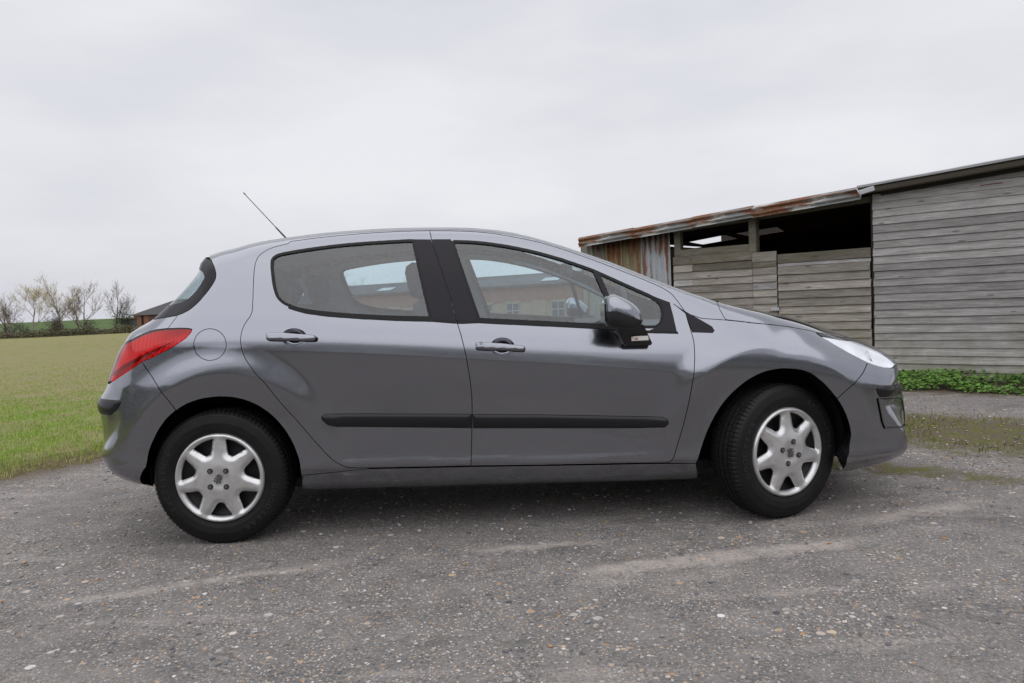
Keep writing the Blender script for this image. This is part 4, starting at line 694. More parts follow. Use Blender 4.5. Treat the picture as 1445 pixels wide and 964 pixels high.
def make_wheel():
    w = empty('wheel'); w.parent = car
    ro, rw_ = .317, .098
    prof = [(.205, -.082), (.212, -.090), (.232, -.0965), (.258, -.0985), (.280, -.094), (.2885, -.0915), (.2895, -.0935), (.297, -.090), (.3065, -.081), (.3125, -.072)]
    tread = []
    for a, b in ((-.072, -.047), (-.039, -.018), (-.011, .011), (.018, .039), (.047, .072)):
        tread += [(ro - .0012 - .28 * abs(a) ** 2 * 2, a), (ro - .0012 - .28 * abs(b) ** 2 * 2, b)]
        if b < .07: tread += [(ro - .0085, b + .0006), (ro - .0085, b + .0065)]
    prof = prof + tread + [(r, -h) for r, h in reversed(prof)] + [(.195, .07), (.195, -.07)]
    seg = 360; n = len(prof); V, F = [], []
    for i in range(seg):
        a = 2 * math.pi * i / seg; c, s = math.cos(a), math.sin(a)
        for k, (r, h) in enumerate(prof):
            if i % 4 == 0 and r > .3055 and abs(h) > .044: r -= .004
            elif i % 6 == 0 and r > .312 and .012 < abs(h) < .044: r -= .003
            V.append((r * c, h, r * s))
    for i in range(seg):
        i2 = (i + 1) % seg
        for j in range(n): F.append((i * n + j, i2 * n + j, i2 * n + (j + 1) % n, i * n + (j + 1) % n))
    ty = mesh_obj('tyre', V, F, TYRE, w, smooth=False)
    ring_text('GOODYEAR', .247, R(-8), R(7.6), .036, ty, -.0975)
    ring_text('EXCELLENCE', .247, R(213), R(6.6), .032, ty, -.0975)
    # hub cap: disc with seven openings
    RO = .2085
    th = np.linspace(0, 2 * math.pi, 126, endpoint=False); loops = [np.stack([RO * np.cos(th), RO * np.sin(th)], -1)]
    for k in range(7):
        a0 = math.pi / 2 + (k + .5) * 2 * math.pi / 7; L = []
        for u in np.linspace(-1, 1, 11): L.append((.878 * RO, u * R(16.4)))
        for rr, hw in ((.84, 16.0), (.77, 14.2), (.69, 11.8), (.63, 9.9), (.585, 7.3), (.560, 4.0)): L.append((rr * RO, R(hw)))
        L.append((.556 * RO, 0))
        for rr, hw in reversed(((.84, 16.0), (.77, 14.2), (.69, 11.8), (.63, 9.9), (.585, 7.3), (.560, 4.0))): L.append((rr * RO, -R(hw)))
        L = np.array(L); loops.append(np.stack([L[:, 0] * np.cos(a0 + L[:, 1]), L[:, 0] * np.sin(a0 + L[:, 1])], -1))
    g = []
    for r in np.arange(.008, RO - .004, .0085):
        k = max(6, int(2 * math.pi * r / .0095)); t = np.linspace(0, 2 * math.pi, k, endpoint=False) + r * 40
        g.append(np.stack([r * np.cos(t), r * np.sin(t)], -1))
    g = np.vstack(g); k = np.ones(len(g), bool)
    for l in loops[1:]: k &= ~inside(l, g)
    g = g[k]; k = np.ones(len(g), bool)
    for l in loops: k &= dist_to(l, g) > .003
    g = g[k]; pts = np.vstack(loops + [g]); edges = []; s = 0
    for l in loops: edges += [(s + i, s + (i + 1) % len(l)) for i in range(len(l))]; s += len(l)
    vo, _, fo, ov, _, _ = delaunay_2d_cdt([Vector((float(a), float(b))) for a, b in pts], edges, [], 0, 1e-7)
    P2 = np.array([(v.x, v.y) for v in vo]); T = [f for f in fo if len(f) == 3]; c = P2[np.array(T)].mean(1); k = inside(loops[0], c)
    for l in loops[1:]: k &= ~inside(l, c)
    T = [t for t, kk in zip(T, k) if kk]
    def height(p):
        r = np.hypot(p[:, 0], p[:, 1]); q = r / RO
        h = .020 * (1 - sstep(.0, .62, q)) * .55 + .012 * np.cos(q * 1.3) - .010 * (1 - sstep(.10, .30, q))
        h = h + .006 * sstep(.88, .94, q) - .014 * sstep(.965, 1.0, q)
        dh = np.full(len(p), 1.0)
        for l in loops[1:]: dh = np.minimum(dh, dist_to(l, p))
        return h - .013 * (1 - sstep(0, .020, dh)) * (1 - sstep(.88, .95, q))
    H = height(P2); V = [(a, -.092 - h, b) for (a, b), h in zip(P2, H)]; F = [tuple(t) for t in T]
    inv = {}
    for i, l in enumerate(ov):
        for j in l: inv[j] = i
    s = 0
    for li, l in enumerate(loops):
        ids = [inv[s + i] for i in range(len(l))]; s += len(l); n0 = len(V)
        for i in ids: V.append((V[i][0] * (1 if li == 0 else .99), V[i][1] + (.02 if li == 0 else .009), V[i][2] * (1 if li == 0 else .99)))
        m_ = len(ids)
        for i in range(m_): F.append((ids[i], ids[(i + 1) % m_], n0 + (i + 1) % m_, n0 + i))
    hc = mesh_obj('hubcap', V, F, SILVER, w)
    bm = bmesh.new(); bm.from_mesh(hc.data); bmesh.ops.recalc_face_normals(bm, faces=bm.faces); bm.to_mesh(hc.data); bm.free()
    for k in range(4):
        a = R(45 + 90 * k); b = bmesh.new()
        bmesh.ops.create_cone(b, cap_ends=True, segments=24, radius1=.0125, radius2=.0125, depth=.006, matrix=Matrix.Rotation(R(90), 4, 'X'))
        o = bm_obj('bolt_hole', b, DARK, hc); o.location = (.052 * math.cos(a), -.1085, .052 * math.sin(a))
        b = bmesh.new(); bmesh.ops.create_cone(b, cap_ends=True, segments=6, radius1=.0105, radius2=.0085, depth=.008, matrix=Matrix.Rotation(R(90), 4, 'X'))
        o = bm_obj('wheel_bolt', b, BOLT, hc); o.location = (.052 * math.cos(a), -.1115, .052 * math.sin(a))
    lion = [(-10, -20), (-3, -20), (-4, -15), (0, -10), (4, -14), (3, -20), (11, -20), (11, -17), (8, -16), (9, -9), (6, -3), (9, 0), (15, -4), (18, -1), (14, 3), (8, 4), (14, 9), (19, 8), (20, 11), (14, 14), (8, 10), (9, 16), (5, 21), (-2, 21), (-6, 16), (-11, 15), (-10, 11), (-5, 10), (-6, 5), (-14, 6), (-17, 3), (-15, 0), (-7, -1), (-8, -7), (-15, -7), (-18, -3), (-20, -6), (-17, -12), (-9, -12)]
    b = bmesh.new(); vs = [b.verts.new((x * .00105, 0, z * .00105)) for x, z in lion]; f = b.faces.new(vs)
    r_ = bmesh.ops.extrude_face_region(b, geom=[f]); bmesh.ops.translate(b, vec=(0, .004, 0), verts=[v for v in r_['geom'] if isinstance(v, bmesh.types.BMVert)])
    bmesh.ops.recalc_face_normals(b, faces=b.faces)
    em = bm_obj('emblem', b, BOLT, hc); em.location = (0, -.1125, 0)
    V, F = lathe([(.0, -.060), (.06, -.062), (.09, -.050), (.14, -.040), (.17, -.045), (.19, -.055), (.20, -.085), (.206, -.088), (.206, .088), (.20, .088), (.0, .05)], 48, close=False)
    mesh_obj('rim', V, F, STEEL, w)
    return w
wheel = make_wheel()
spots = [(-1.292, -.763, 0, 2), (1.306, -.763, 24, -205.7), (-1.292, .763, 180, 0), (1.306, .763, 204, 30)]
for i, (x, y, st, spin) in enumerate(spots):
    w = wheel if i == 0 else dup(wheel, car)
    w.location = (x, y, .312); w.rotation_euler = Matrix.Rotation(R(st), 3, 'Z').to_4x4().to_euler() if False else (Matrix.Rotation(R(st), 4, 'Z') @ Matrix.Rotation(R(spin), 4, 'Y')).to_euler()
# ------------------------------------------------------------------ setting: terrain, yard
BA = Vector((5.308, 3.275, 0)); BD = Vector((-.76604, .64279, 0)); BN = Vector((-.64279, -.76604, 0))   # barn wall: origin, along, outwards
def bw(s, m=0.0, z=0.0): return BA + BD * s + BN * m + Vector((0, 0, z))
def vnoise(x, y, seed=0):
    xi = np.floor(x).astype(int); yi = np.floor(y).astype(int); fx = x - xi; fy = y - yi
    h = lambda a, b: ((np.sin(a * 127.1 + b * 311.7 + seed * 74.7) * 43758.5453) % 1.0)
    fx = fx * fx * (3 - 2 * fx); fy = fy * fy * (3 - 2 * fy)
    return (h(xi, yi) * (1 - fx) + h(xi + 1, yi) * fx) * (1 - fy) + (h(xi, yi + 1) * (1 - fx) + h(xi + 1, yi + 1) * fx) * fy
def terrain_z(x, y):
    x = np.asarray(x, float); y = np.asarray(y, float)
    dip = sstep(18, 45, y) * sstep(-27, -20, x) * (1 - sstep(60, 90, x)) * 1.1
    hill = sstep(75, 165, y) * (1.25 + .4 * sstep(-110, -60, x)) * (1 - sstep(-60, 20, x)) + sstep(165, 420, y) * 1.2
    und = (vnoise(x * .25, y * .25, 3) - .5) * .10 * sstep(3, 12, np.hypot(x, y - 1))
    return -.022 - dip + hill + und
xs = np.unique(np.concatenate([np.linspace(-420, -60, 19), np.linspace(-60, -14, 24), np.linspace(-14, 14, 57), np.linspace(14, 60, 16), np.linspace(60, 420, 13)]))
ys = np.unique(np.concatenate([np.linspace(-60, -8, 14), np.linspace(-8, 18, 53), np.linspace(18, 80, 32), np.linspace(80, 600, 30)]))
XX, YY = np.meshgrid(xs, ys, indexing='ij'); ZZ = terrain_z(XX, YY); nx_, ny_ = XX.shape
def _field(t, b):
    g = NT(t); p = g.pos()
    big = g.noise(p, .35, 4, .6); mid_ = g.noise(p, 2.2, 5, .65); fine = g.noise(g.map(p, (1, .45, 1)), 26, 5, .7)
    yy = g.n('ShaderNodeSeparateXYZ', {0: p}).outputs[1]; xx = g.n('ShaderNodeSeparateXYZ', {0: p}).outputs[0]
    green = g.ramp(fine, [(.25, (.090, .13, .022)), (.5, (.18, .25, .05)), (.75, (.28, .33, .10))])
    olive = g.ramp(fine, [(.25, (.12, .125, .040)), (.5, (.24, .24, .095)), (.75, (.42, .39, .20))])
    far = g.math('ADD', g.rampv(yy, 4.5, 8.5), g.math('MULTIPLY', g.math('SUBTRACT', mid_, .5), 1.6), True)
    c = g.mix(far, green, olive)
    dry = g.ramp(g.math('ADD', mid_, g.math('MULTIPLY', fine, .25)), [(.56, (0, 0, 0)), (.72, (1, 1, 1))])
    c = g.mix(g.math('MULTIPLY', dry, .75), c, (.30, .25, .15))
    hill = g.rampv(yy, 66, 76)
    c = g.mix(hill, c, g.ramp(g.noise(g.map(p, (1, .2, 1)), 1.2, 4), [(.3, (.075, .118, .042)), (.7, (.105, .155, .058))]))
    ee = g.math('ADD', g.dot(p, (-.849, .529, 0)), -(-3.54 * -.849 + .89 * .529)); ee = g.math('ADD', ee, g.math('MULTIPLY', g.math('SUBTRACT', mid_, .5), .8))
    c = g.mix(g.math('MULTIPLY', g.rampv(ee, 1.05, .35), .92), c, g.ramp(fine, [(.28, (.050, .035, .02)), (.5, (.12, .088, .05)), (.72, (.23, .175, .11))]))
    g.link(c, b.inputs['Base Color']); g.link(g.bump(g.math('ADD', fine, mid_), .7, .05), b.inputs['Normal'])
FIELD = mat('field_grass', (.1, .13, .03), .95, spec=.1, build=_field)
terrain = mesh_obj('ground', np.stack([XX.ravel(), YY.ravel(), ZZ.ravel()], -1), [(i * ny_ + j, (i + 1) * ny_ + j, (i + 1) * ny_ + j + 1, i * ny_ + j + 1) for i in range(nx_ - 1) for j in range(ny_ - 1)], FIELD)
tag(terrain, 'short rough grass field running to the hedge', kind='structure')
# worn asphalt yard with a ragged grass-side edge
EA = np.array((-3.54, .89)); ED = np.array((.529, .849)); EN = np.array((-.849, .529))    # edge line, EN points to the grass
def edge_off(t): return .10 * (vnoise(t * 2.3, 0 * t, 5) - .5) * 2 + .07 * (vnoise(t * 9, 0 * t, 6) - .5) * 2 + .03 * (vnoise(t * 31, 0 * t, 8) - .5) * 2 + .0 * t
tt = np.arange(-9.0, 14.0, .03); el = EA + ED * tt[:, None] + EN * edge_off(tt)[:, None]
pl = [Vector(map(float, v)) for v in el] + [Vector((9, 13)), Vector((30, 8)), Vector((30, -14)), Vector((-9, -14))]
gx, gy = np.meshgrid(np.arange(-8, 12, .25), np.arange(-7, 12, .25)); gpt = np.stack([gx.ravel(), gy.ravel()], -1)
gpt = gpt[((gpt - EA) @ EN) < -.25]
n0 = len(pl); vo, _, fo, _, _, _ = delaunay_2d_cdt(pl + [Vector(map(float, v)) for v in gpt], [(i, (i + 1) % n0) for i in range(n0)], [], 1, 1e-6)
V2 = np.array([(v.x, v.y) for v in vo]); zt = (vnoise(V2[:, 0] * .9, V2[:, 1] * .9, 2) - .5) * .012 * (np.hypot(V2[:, 0] - .0, V2[:, 1]) > 2.4)
fl = [tuple(f) for f in fo]
bmY = bmesh.new(); bv = [bmY.verts.new((a, b, float(z))) for (a, b), z in zip(V2, zt)]
for f in fl:
    try: bmY.faces.new([bv[i] for i in f])
    except ValueError: pass
r_ = bmesh.ops.extrude_edge_only(bmY, edges=[e for e in bmY.edges if len(e.link_faces) == 1])
for v in r_['geom']:
    if isinstance(v, bmesh.types.BMVert): v.co.z = -.06
def _asphalt(t, b):
    g = NT(t); p = g.pos(); xyz = g.n('ShaderNodeSeparateXYZ', {0: p})
    n_big = g.noise(p, .8, 5, .6); n_mid = g.noise(p, 5.5, 6, .65); n_fine = g.noise(p, 70, 5, .7)
    base = g.ramp(n_fine, [(.28, (.055, .051, .050)), (.5, (.155, .145, .140)), (.74, (.30, .28, .265))])
    base = g.mix(g.math('MULTIPLY', g.rampv(n_mid, .36, .70), .65), base, (.29, .268, .25))
    # aggregate of two sizes, some of it flint white or orange
    def stones(scale, keep, size):
        v = g.n('ShaderNodeTexVoronoi', {'Vector': g.map(p, (1, 1, 1)), 'Scale': scale}); rnd = g.n('ShaderNodeSeparateColor', {0: v.outputs['Color']})
        m = g.math('MULTIPLY', g.math('LESS_THAN', v.outputs['Distance'], g.math('MULTIPLY', rnd.outputs[2], size)), g.math('GREATER_THAN', rnd.outputs[0], keep))
        c = g.ramp(rnd.outputs[1], [(0, (.05, .05, .06)), (.30, (.22, .21, .20)), (.55, (.36, .33, .30)), (.70, (.62, .60, .58)), (.84, (.46, .27, .12)), (.91, (.60, .44, .28)), (1, (.86, .85, .85))])
        return m, c
    m1, c1 = stones(150, .15, .66); m2, c2 = stones(62, .50, .52); m3, c3 = stones(27, .86, .42)
    clus = g.rampv(g.noise(p, 3.2, 5, .65), .36, .60); m1 = g.math('MULTIPLY', m1, g.math('ADD', .6, g.math('MULTIPLY', clus, .4))); m2 = g.math('MULTIPLY', m2, g.rampv(g.noise(p, 2.1, 4, .6), .40, .58))
    col = g.mix(g.math('MULTIPLY', m1, .85), base, c1); col = g.mix(g.math('MULTIPLY', m2, .9), col, c2); col = g.mix(g.math('MULTIPLY', m3, .8), col, c3)
    cr = g.n('ShaderNodeTexVoronoi', {'Vector': g.n('ShaderNodeVectorMath', {0: p, 1: g.n('ShaderNodeTexNoise', {'Vector': p, 'Scale': 2.5, 'Detail': 4.0}).outputs[1]}, operation='ADD').outputs[0], 'Scale': .55}, feature='DISTANCE_TO_EDGE').outputs['Distance']
    crack = g.math('MULTIPLY', g.rampv(cr, .007, .002), g.rampv(n_mid, .50, .60), True)
    col = g.mix(g.math('MULTIPLY', crack, .5), col, (.04, .036, .032))
    col = g.mix(g.math('MULTIPLY', g.rampv(n_big, .52, .68), .45), col, g.mix(g.rampv(n_fine, .3, .7), (.17, .155, .145), (.36, .335, .315)))
    col = g.mix(g.math('MULTIPLY', g.rampv(g.noise(g.map(p, (1, 2, 1)), 1.7, 6, .6), .56, .72), .45), col, (.055, .05, .05))
    # sandy dust lying in streaks
    streak = g.noise(g.map(p, (.55, 2.6, 1), (0, 0, R(-10))), 1.5, 6, .62)
    sand = g.math('MULTIPLY', g.rampv(streak, .57, .72), g.rampv(n_fine, .25, .6), True)
    def seg(ax, ay, bx, by, w, k):
        L = math.hypot(bx - ax, by - ay); ux, uy = (bx - ax) / L, (by - ay) / L
        u = g.math('SUBTRACT', g.dot(p, (ux, uy, 0)), ax * ux + ay * uy); v = g.math('SUBTRACT', g.dot(p, (-uy, ux, 0)), -ax * uy + ay * ux)
        v = g.math('ADD', v, g.math('MULTIPLY', g.math('SUBTRACT', n_mid, .5), .16))
        a = g.math('SUBTRACT', 1.0, g.math('DIVIDE', g.math('ABSOLUTE', v), w), True)
        e = g.math('MULTIPLY', g.rampv(u, -.1, .15), g.rampv(u, L + .15, L - .2))
        return g.math('MULTIPLY', g.math('MULTIPLY', a, e), k, True)
    for s_ in ((.35, -1.42, 1.45, -1.20, .08, 1.8), (-.1, -1.10, .4, -1.06, .055, 1.3), (-1.7, -1.50, -.7, -1.17, .06, .9), (1.6, -.95, 2.3, -.72, .09, 1.0)): sand = g.math('MAXIMUM', sand, seg(*s_))
    col = g.mix(g.math('MULTIPLY', g.math('MULTIPLY', sand, g.rampv(g.noise(p, 16, 6, .7), .28, .52)), 1.0, True), col, g.ramp(n_fine, [(.3, (.27, .235, .205)), (.7, (.50, .455, .42))]))
    # moss and dirt strips running along the barn, and along the grass edge
    mm = g.math('ADD', g.dot(p, (-.64279, -.76604, 0)), 5.921); mm = g.math('ADD', mm, g.math('MULTIPLY', g.math('SUBTRACT', n_mid, .5), .9)); mm = g.math('ADD', mm, g.math('MULTIPLY', g.math('SUBTRACT', n_fine, .5), .35))
    def band(a, b_, c_, d_): return g.math('MULTIPLY', g.rampv(mm, a, b_), g.rampv(mm, d_, c_), True)
    moss = g.math('MAXIMUM', band(2.2, 2.6, 3.5, 4.0), g.math('MULTIPLY', band(4.25, 4.42, 4.5, 4.68), g.rampv(n_big, .42, .55)))
    wall_dirt = g.rampv(mm, 1.25, .95)
    ee = g.math('ADD', g.dot(p, (-.849, .529, 0)), -(EA[0] * -.849 + EA[1] * .529)); ee = g.math('ADD', ee, g.math('MULTIPLY', g.math('SUBTRACT', n_mid, .5), .5))
    edge = g.rampv(ee, -.42, -.08)
    dirt = g.math('MAXIMUM', g.math('MAXIMUM', wall_dirt, edge), moss, True)
    col = g.mix(g.math('MULTIPLY', dirt, .85), col, g.ramp(n_fine, [(.3, (.050, .034, .018)), (.5, (.105, .078, .045)), (.72, (.19, .15, .10))]))
    green = g.math('MULTIPLY', moss, g.rampv(g.noise(p, 9, 5, .7), .45, .58), True)
    col = g.mix(green, col, g.ramp(n_fine, [(.3, (.055, .066, .012)), (.7, (.17, .175, .045))]))
    g.link(col, b.inputs['Base Color'])
    h = g.math('ADD', g.math('MULTIPLY', n_fine, .8), g.math('ADD', g.math('MULTIPLY', m1, .5), g.math('MULTIPLY', m2, .9)))
    nb = g.bump(h, .8, .006); g.link(g.bump(n_mid, .5, .03, nb), b.inputs['Normal'])
ASPH = mat('worn_asphalt', (.13, .125, .12), .88, spec=.25, build=_asphalt)
yard = bm_obj('asphalt_yard', bmY, ASPH); tag(yard, 'worn grey asphalt yard with exposed aggregate and sandy streaks', kind='structure')

# ------------------------------------------------------------------ loose stones, grass, weeds
def attr_mat(name, rough=.8, spec=.3, trans=0.0):
    def bld(t, b):
        g = NT(t); a = g.n('ShaderNodeAttribute'); a.attribute_name = 'col'; g.link(a.outputs['Color'], b.inputs['Base Color'])
        if trans: b.inputs['Transmission Weight'].default_value = 0; b.inputs['Subsurface Weight'].default_value = 0
    return mat(name, (.3, .3, .3), rough, spec=spec, build=bld)
def raw_mesh(name, V, F, m, cols=None, parent=None, smooth=False):
    """V (n,3), F (k,3|4) arrays"""
    me = bpy.data.meshes.new(name); V = np.asarray(V, np.float32); F = np.asarray(F, np.int32); k = F.shape[1]
    me.vertices.add(len(V)); me.vertices.foreach_set('co', V.ravel()); me.loops.add(F.size); me.loops.foreach_set('vertex_index', F.ravel())
    me.polygons.add(len(F)); me.polygons.foreach_set('loop_start', np.arange(0, F.size, k, dtype=np.int32)); me.polygons.foreach_set('loop_total', np.full(len(F), k, np.int32))
    if cols is not None:
        a = me.attributes.new('col', 'FLOAT_COLOR', 'POINT'); a.data.foreach_set('color', np.hstack([cols, np.ones((len(cols), 1))]).astype(np.float32).ravel())
    me.update(); me.validate()
    if smooth: me.polygons.foreach_set('use_smooth', np.ones(len(me.polygons), bool))
    me.materials.append(m)
    return link(bpy.data.objects.new(name, me), parent)
ico = bmesh.new(); bmesh.ops.create_icosphere(ico, subdivisions=1, radius=1.0)
IV = np.array([v.co[:] for v in ico.verts]); IF = np.array([[v.index for v in f.verts] for f in ico.faces]); ico.free()
N = 5200
sx = rng.uniform(-3.3, 4.2, N); sy = rng.uniform(-2.7, 2.2, N) ** 1.0
keep = (((np.stack([sx, sy], -1) - EA) @ EN) < -.12); sx, sy = sx[keep], sy[keep]; N = len(sx)
sz = rng.gamma(2.2, .0016, N) + .0022; sz = np.minimum(sz, .0085)
jit = 1 + .35 * rng.standard_normal((N, len(IV), 1)) * .6
ang = rng.uniform(0, 6.28, N); ca, sa = np.cos(ang), np.sin(ang)
loc = IV[None] * jit * np.stack([sz * rng.uniform(.8, 1.7, N), sz, sz * rng.uniform(.3, .6, N)], -1)[:, None, :]
lx = loc[..., 0] * ca[:, None] - loc[..., 1] * sa[:, None]; ly = loc[..., 0] * sa[:, None] + loc[..., 1] * ca[:, None]
SV = np.stack([lx + sx[:, None], ly + sy[:, None], loc[..., 2] + (sz * .25)[:, None]], -1).reshape(-1, 3)
SF = (IF[None] + (np.arange(N) * len(IV))[:, None, None]).reshape(-1, 3)
pal = np.array([(.30, .29, .28), (.42, .39, .36), (.58, .56, .55), (.16, .16, .18), (.45, .26, .12), (.50, .38, .26), (.36, .33, .30), (.24, .22, .21)])
pc = pal[rng.choice(len(pal), N, p=[.2, .17, .12, .14, .07, .08, .12, .10])] * rng.uniform(.8, 1.15, (N, 1))
st = raw_mesh('loose_gravel', SV, SF, attr_mat('flint_gravel', .7), np.repeat(pc, len(IV), 0)); tag(st, 'scattered flint chips and grit on the asphalt', 'gravel', kind='stuff')

def blades(px_, py_, h, w, cols, lean=.5):
    n = len(px_); a = rng.uniform(0, 6.28, n); b = rng.uniform(0, 6.28, n); l = rng.uniform(.1, lean, n) * h
    z0 = terrain_z(px_, py_) if h.max() > 0 else 0 * px_
    wx, wy = np.cos(a) * w, np.sin(a) * w; lx_, ly_ = np.cos(b) * l, np.sin(b) * l
    P0 = np.stack([px_ - wx, py_ - wy, z0 - .005], -1); P1 = np.stack([px_ + wx, py_ + wy, z0 - .005], -1)
    P2 = np.stack([px_ + wx * .7 + lx_ * .4, py_ + wy * .7 + ly_ * .4, z0 + h * .6], -1); P3 = np.stack([px_ - wx * .7 + lx_ * .4, py_ - wy * .7 + ly_ * .4, z0 + h * .6], -1)
    P4 = np.stack([px_ + lx_, py_ + ly_, z0 + h], -1)
    V = np.stack([P0, P1, P2, P3, P4], 1).reshape(-1, 3); i = np.arange(n)[:, None] * 5
    F = np.concatenate([i + [0, 1, 2], i + [0, 2, 3], i + [3, 2, 4]], 0)
    return V, F, np.repeat(cols, 5, 0)
GRASS = attr_mat('grass_blade', .75, .2)
N = 150000
gy_ = .6 + 17 * rng.uniform(0, 1, N) ** 1.7; gx_ = rng.uniform(-1.05, -.12, N) * (gy_ + 4.6) * 1.02 + .3
e_ = (np.stack([gx_, gy_], -1) - EA) @ EN; t_ = (np.stack([gx_, gy_], -1) - EA) @ ED
k = e_ > edge_off(t_) + .03 + (.28 + 1.0 * vnoise(t_ * 1.9, 0 * t_, 77)) * rng.uniform(0, 1, N) ** 1.6; gx_, gy_, e_ = gx_[k], gy_[k], e_[k]; n = len(gx_)
patch = vnoise(gx_ * 1.3, gy_ * 1.3, 11) * .6 + vnoise(gx_ * 4.1, gy_ * 4.1, 12) * .4
far_ = np.clip((gy_ - 4.0) / 4.5 + (patch - .5) * 1.4, 0, 1)
dry = (rng.uniform(0, 1, n) < (.10 + .45 * far_ + .25 * (patch > .66) + .5 * np.clip((.45 - e_) / .4, 0, 1)))
cg = np.array((.235, .345, .055)) * rng.uniform(.6, 1.5, (n, 1)) + rng.uniform(0, .04, (n, 1)) * np.array((1, .6, .1)); cdry = np.array((.46, .41, .21)) * rng.uniform(.6, 1.3, (n, 1))
hh = rng.uniform(.014, .040, n) * (1 - .35 * far_) * (.55 + .9 * patch)
k2 = rng.uniform(0, 1, n) < (1.0 - .72 * (patch > .70)) * np.clip((17.0 - gy_) / 9.0, 0, 1)
V, F, Cc = blades(gx_[k2], gy_[k2], hh[k2], (.0016 + .00022 * gy_)[k2], np.where(dry[:, None], cdry, cg)[k2], .9)
tag(raw_mesh('grass', V, F, GRASS, Cc), 'short green and straw coloured grass beside the asphalt', 'grass', kind='stuff')
# tufts on the mossy strip and along the weeds
n = 9000; s_ = rng.uniform(-3.2, 3.2, n); m_ = rng.normal(3.1, .42, n); k = vnoise(s_ * 2.2, m_ * 3.3, 21) + rng.uniform(-.2, .2, n) > .52; s_, m_ = s_[k], m_[k]
n2 = 1500; s2 = rng.uniform(-2.5, 2.8, n2); m2 = rng.normal(4.48, .05, n2); k = vnoise(s2 * 1.9, m2, 22) > .56
s_ = np.r_[s_, s2[k]]; m_ = np.r_[m_, m2[k]]; n = len(s_)
X = BA.x + BD.x * s_ + BN.x * m_; Y = BA.y + BD.y * s_ + BN.y * m_
cc = np.where(rng.uniform(0, 1, (n, 1)) < .6, np.array((.12, .135, .03)), np.array((.22, .185, .09))) * rng.uniform(.6, 1.4, (n, 1))
V, F, Cc = blades(X, Y, rng.uniform(.012, .04, n), np.full(n, .0022), cc, 1.2); V[:, 2] += .022 - 0
tag(raw_mesh('moss_tufts', V, F, GRASS, Cc), 'low mossy grass tufts in the strip between the wheel tracks', 'moss', kind='stuff')
# leafy weeds along the foot of the barn
def leaf_cloud(P, size, cols, up=.5, droop=.3):
    n = len(P); a = rng.uniform(0, 6.28, n); el = rng.uniform(-.2, .9, n) * up
    d = np.stack([np.cos(a) * np.cos(el), np.sin(a) * np.cos(el), np.sin(el)], -1); sd_ = np.stack([-np.sin(a), np.cos(a), rng.uniform(-.5, .5, n)], -1)
    nn = np.cross(d, sd_); s = size[:, None]
    A = P; B = P + d * s * .45 + sd_ * s * .36 - nn * s * .05; Cq = P + d * s - nn * s * .0 + np.array((0, 0, -1.)) * s * droop; D = P + d * s * .45 - sd_ * s * .36 - nn * s * .05; M = P + d * s * .5 + nn * s * .06
    V = np.stack([A, B, Cq, D, M], 1).reshape(-1, 3); i = np.arange(n)[:, None] * 5
    F = np.concatenate([i + [0, 1, 4], i + [1, 2, 4], i + [2, 3, 4], i + [3, 0, 4]], 0)
    return V, F, np.repeat(cols, 5, 0)
n = 17000; s_ = rng.uniform(-3.2, 3.4, n); m_ = .04 + .95 * rng.beta(1.25, 1.15, n)
hmax = (.13 + .17 * vnoise(s_ * 1.6, m_ * 2, 31) + .10 * vnoise(s_ * 5, m_ * 5, 32)) * .52 * (1 - .6 * np.clip((m_ - .5) / .5, 0, 1)) * np.clip((1.02 + .10 * np.sin(s_ * 3) - m_) / .15, 0, 1)
z_ = hmax * rng.uniform(.12, 1, n) ** .6
P = np.stack([BA.x + BD.x * s_ + BN.x * m_, BA.y + BD.y * s_ + BN.y * m_, z_], -1)
cw = np.array((.085, .185, .030)) * rng.uniform(.55, 1.6, (n, 1)) * np.array((1, 1, 1)) + rng.uniform(0, .025, (n, 1)) * np.array((1, .8, .1))
gap = (vnoise(s_ * 3.1, m_ * 3.1, 61) * .6 + vnoise(s_ * 9, m_ * 9, 62) * .4 + (1 - m_) * .28) > .50; P, cw = P[gap], cw[gap] * (.75 + .6 * vnoise(s_ * 4, m_ * 4, 63)[gap, None]); n = len(P)
V, F, Cc = leaf_cloud(P, rng.uniform(.016, .062, n), cw, .9)
LEAF = attr_mat('leaf', .55, .4)
tag(raw_mesh('weed_bed', V, F, LEAF, Cc), 'leafy green weeds growing along the foot of the barn', 'weeds', kind='stuff')

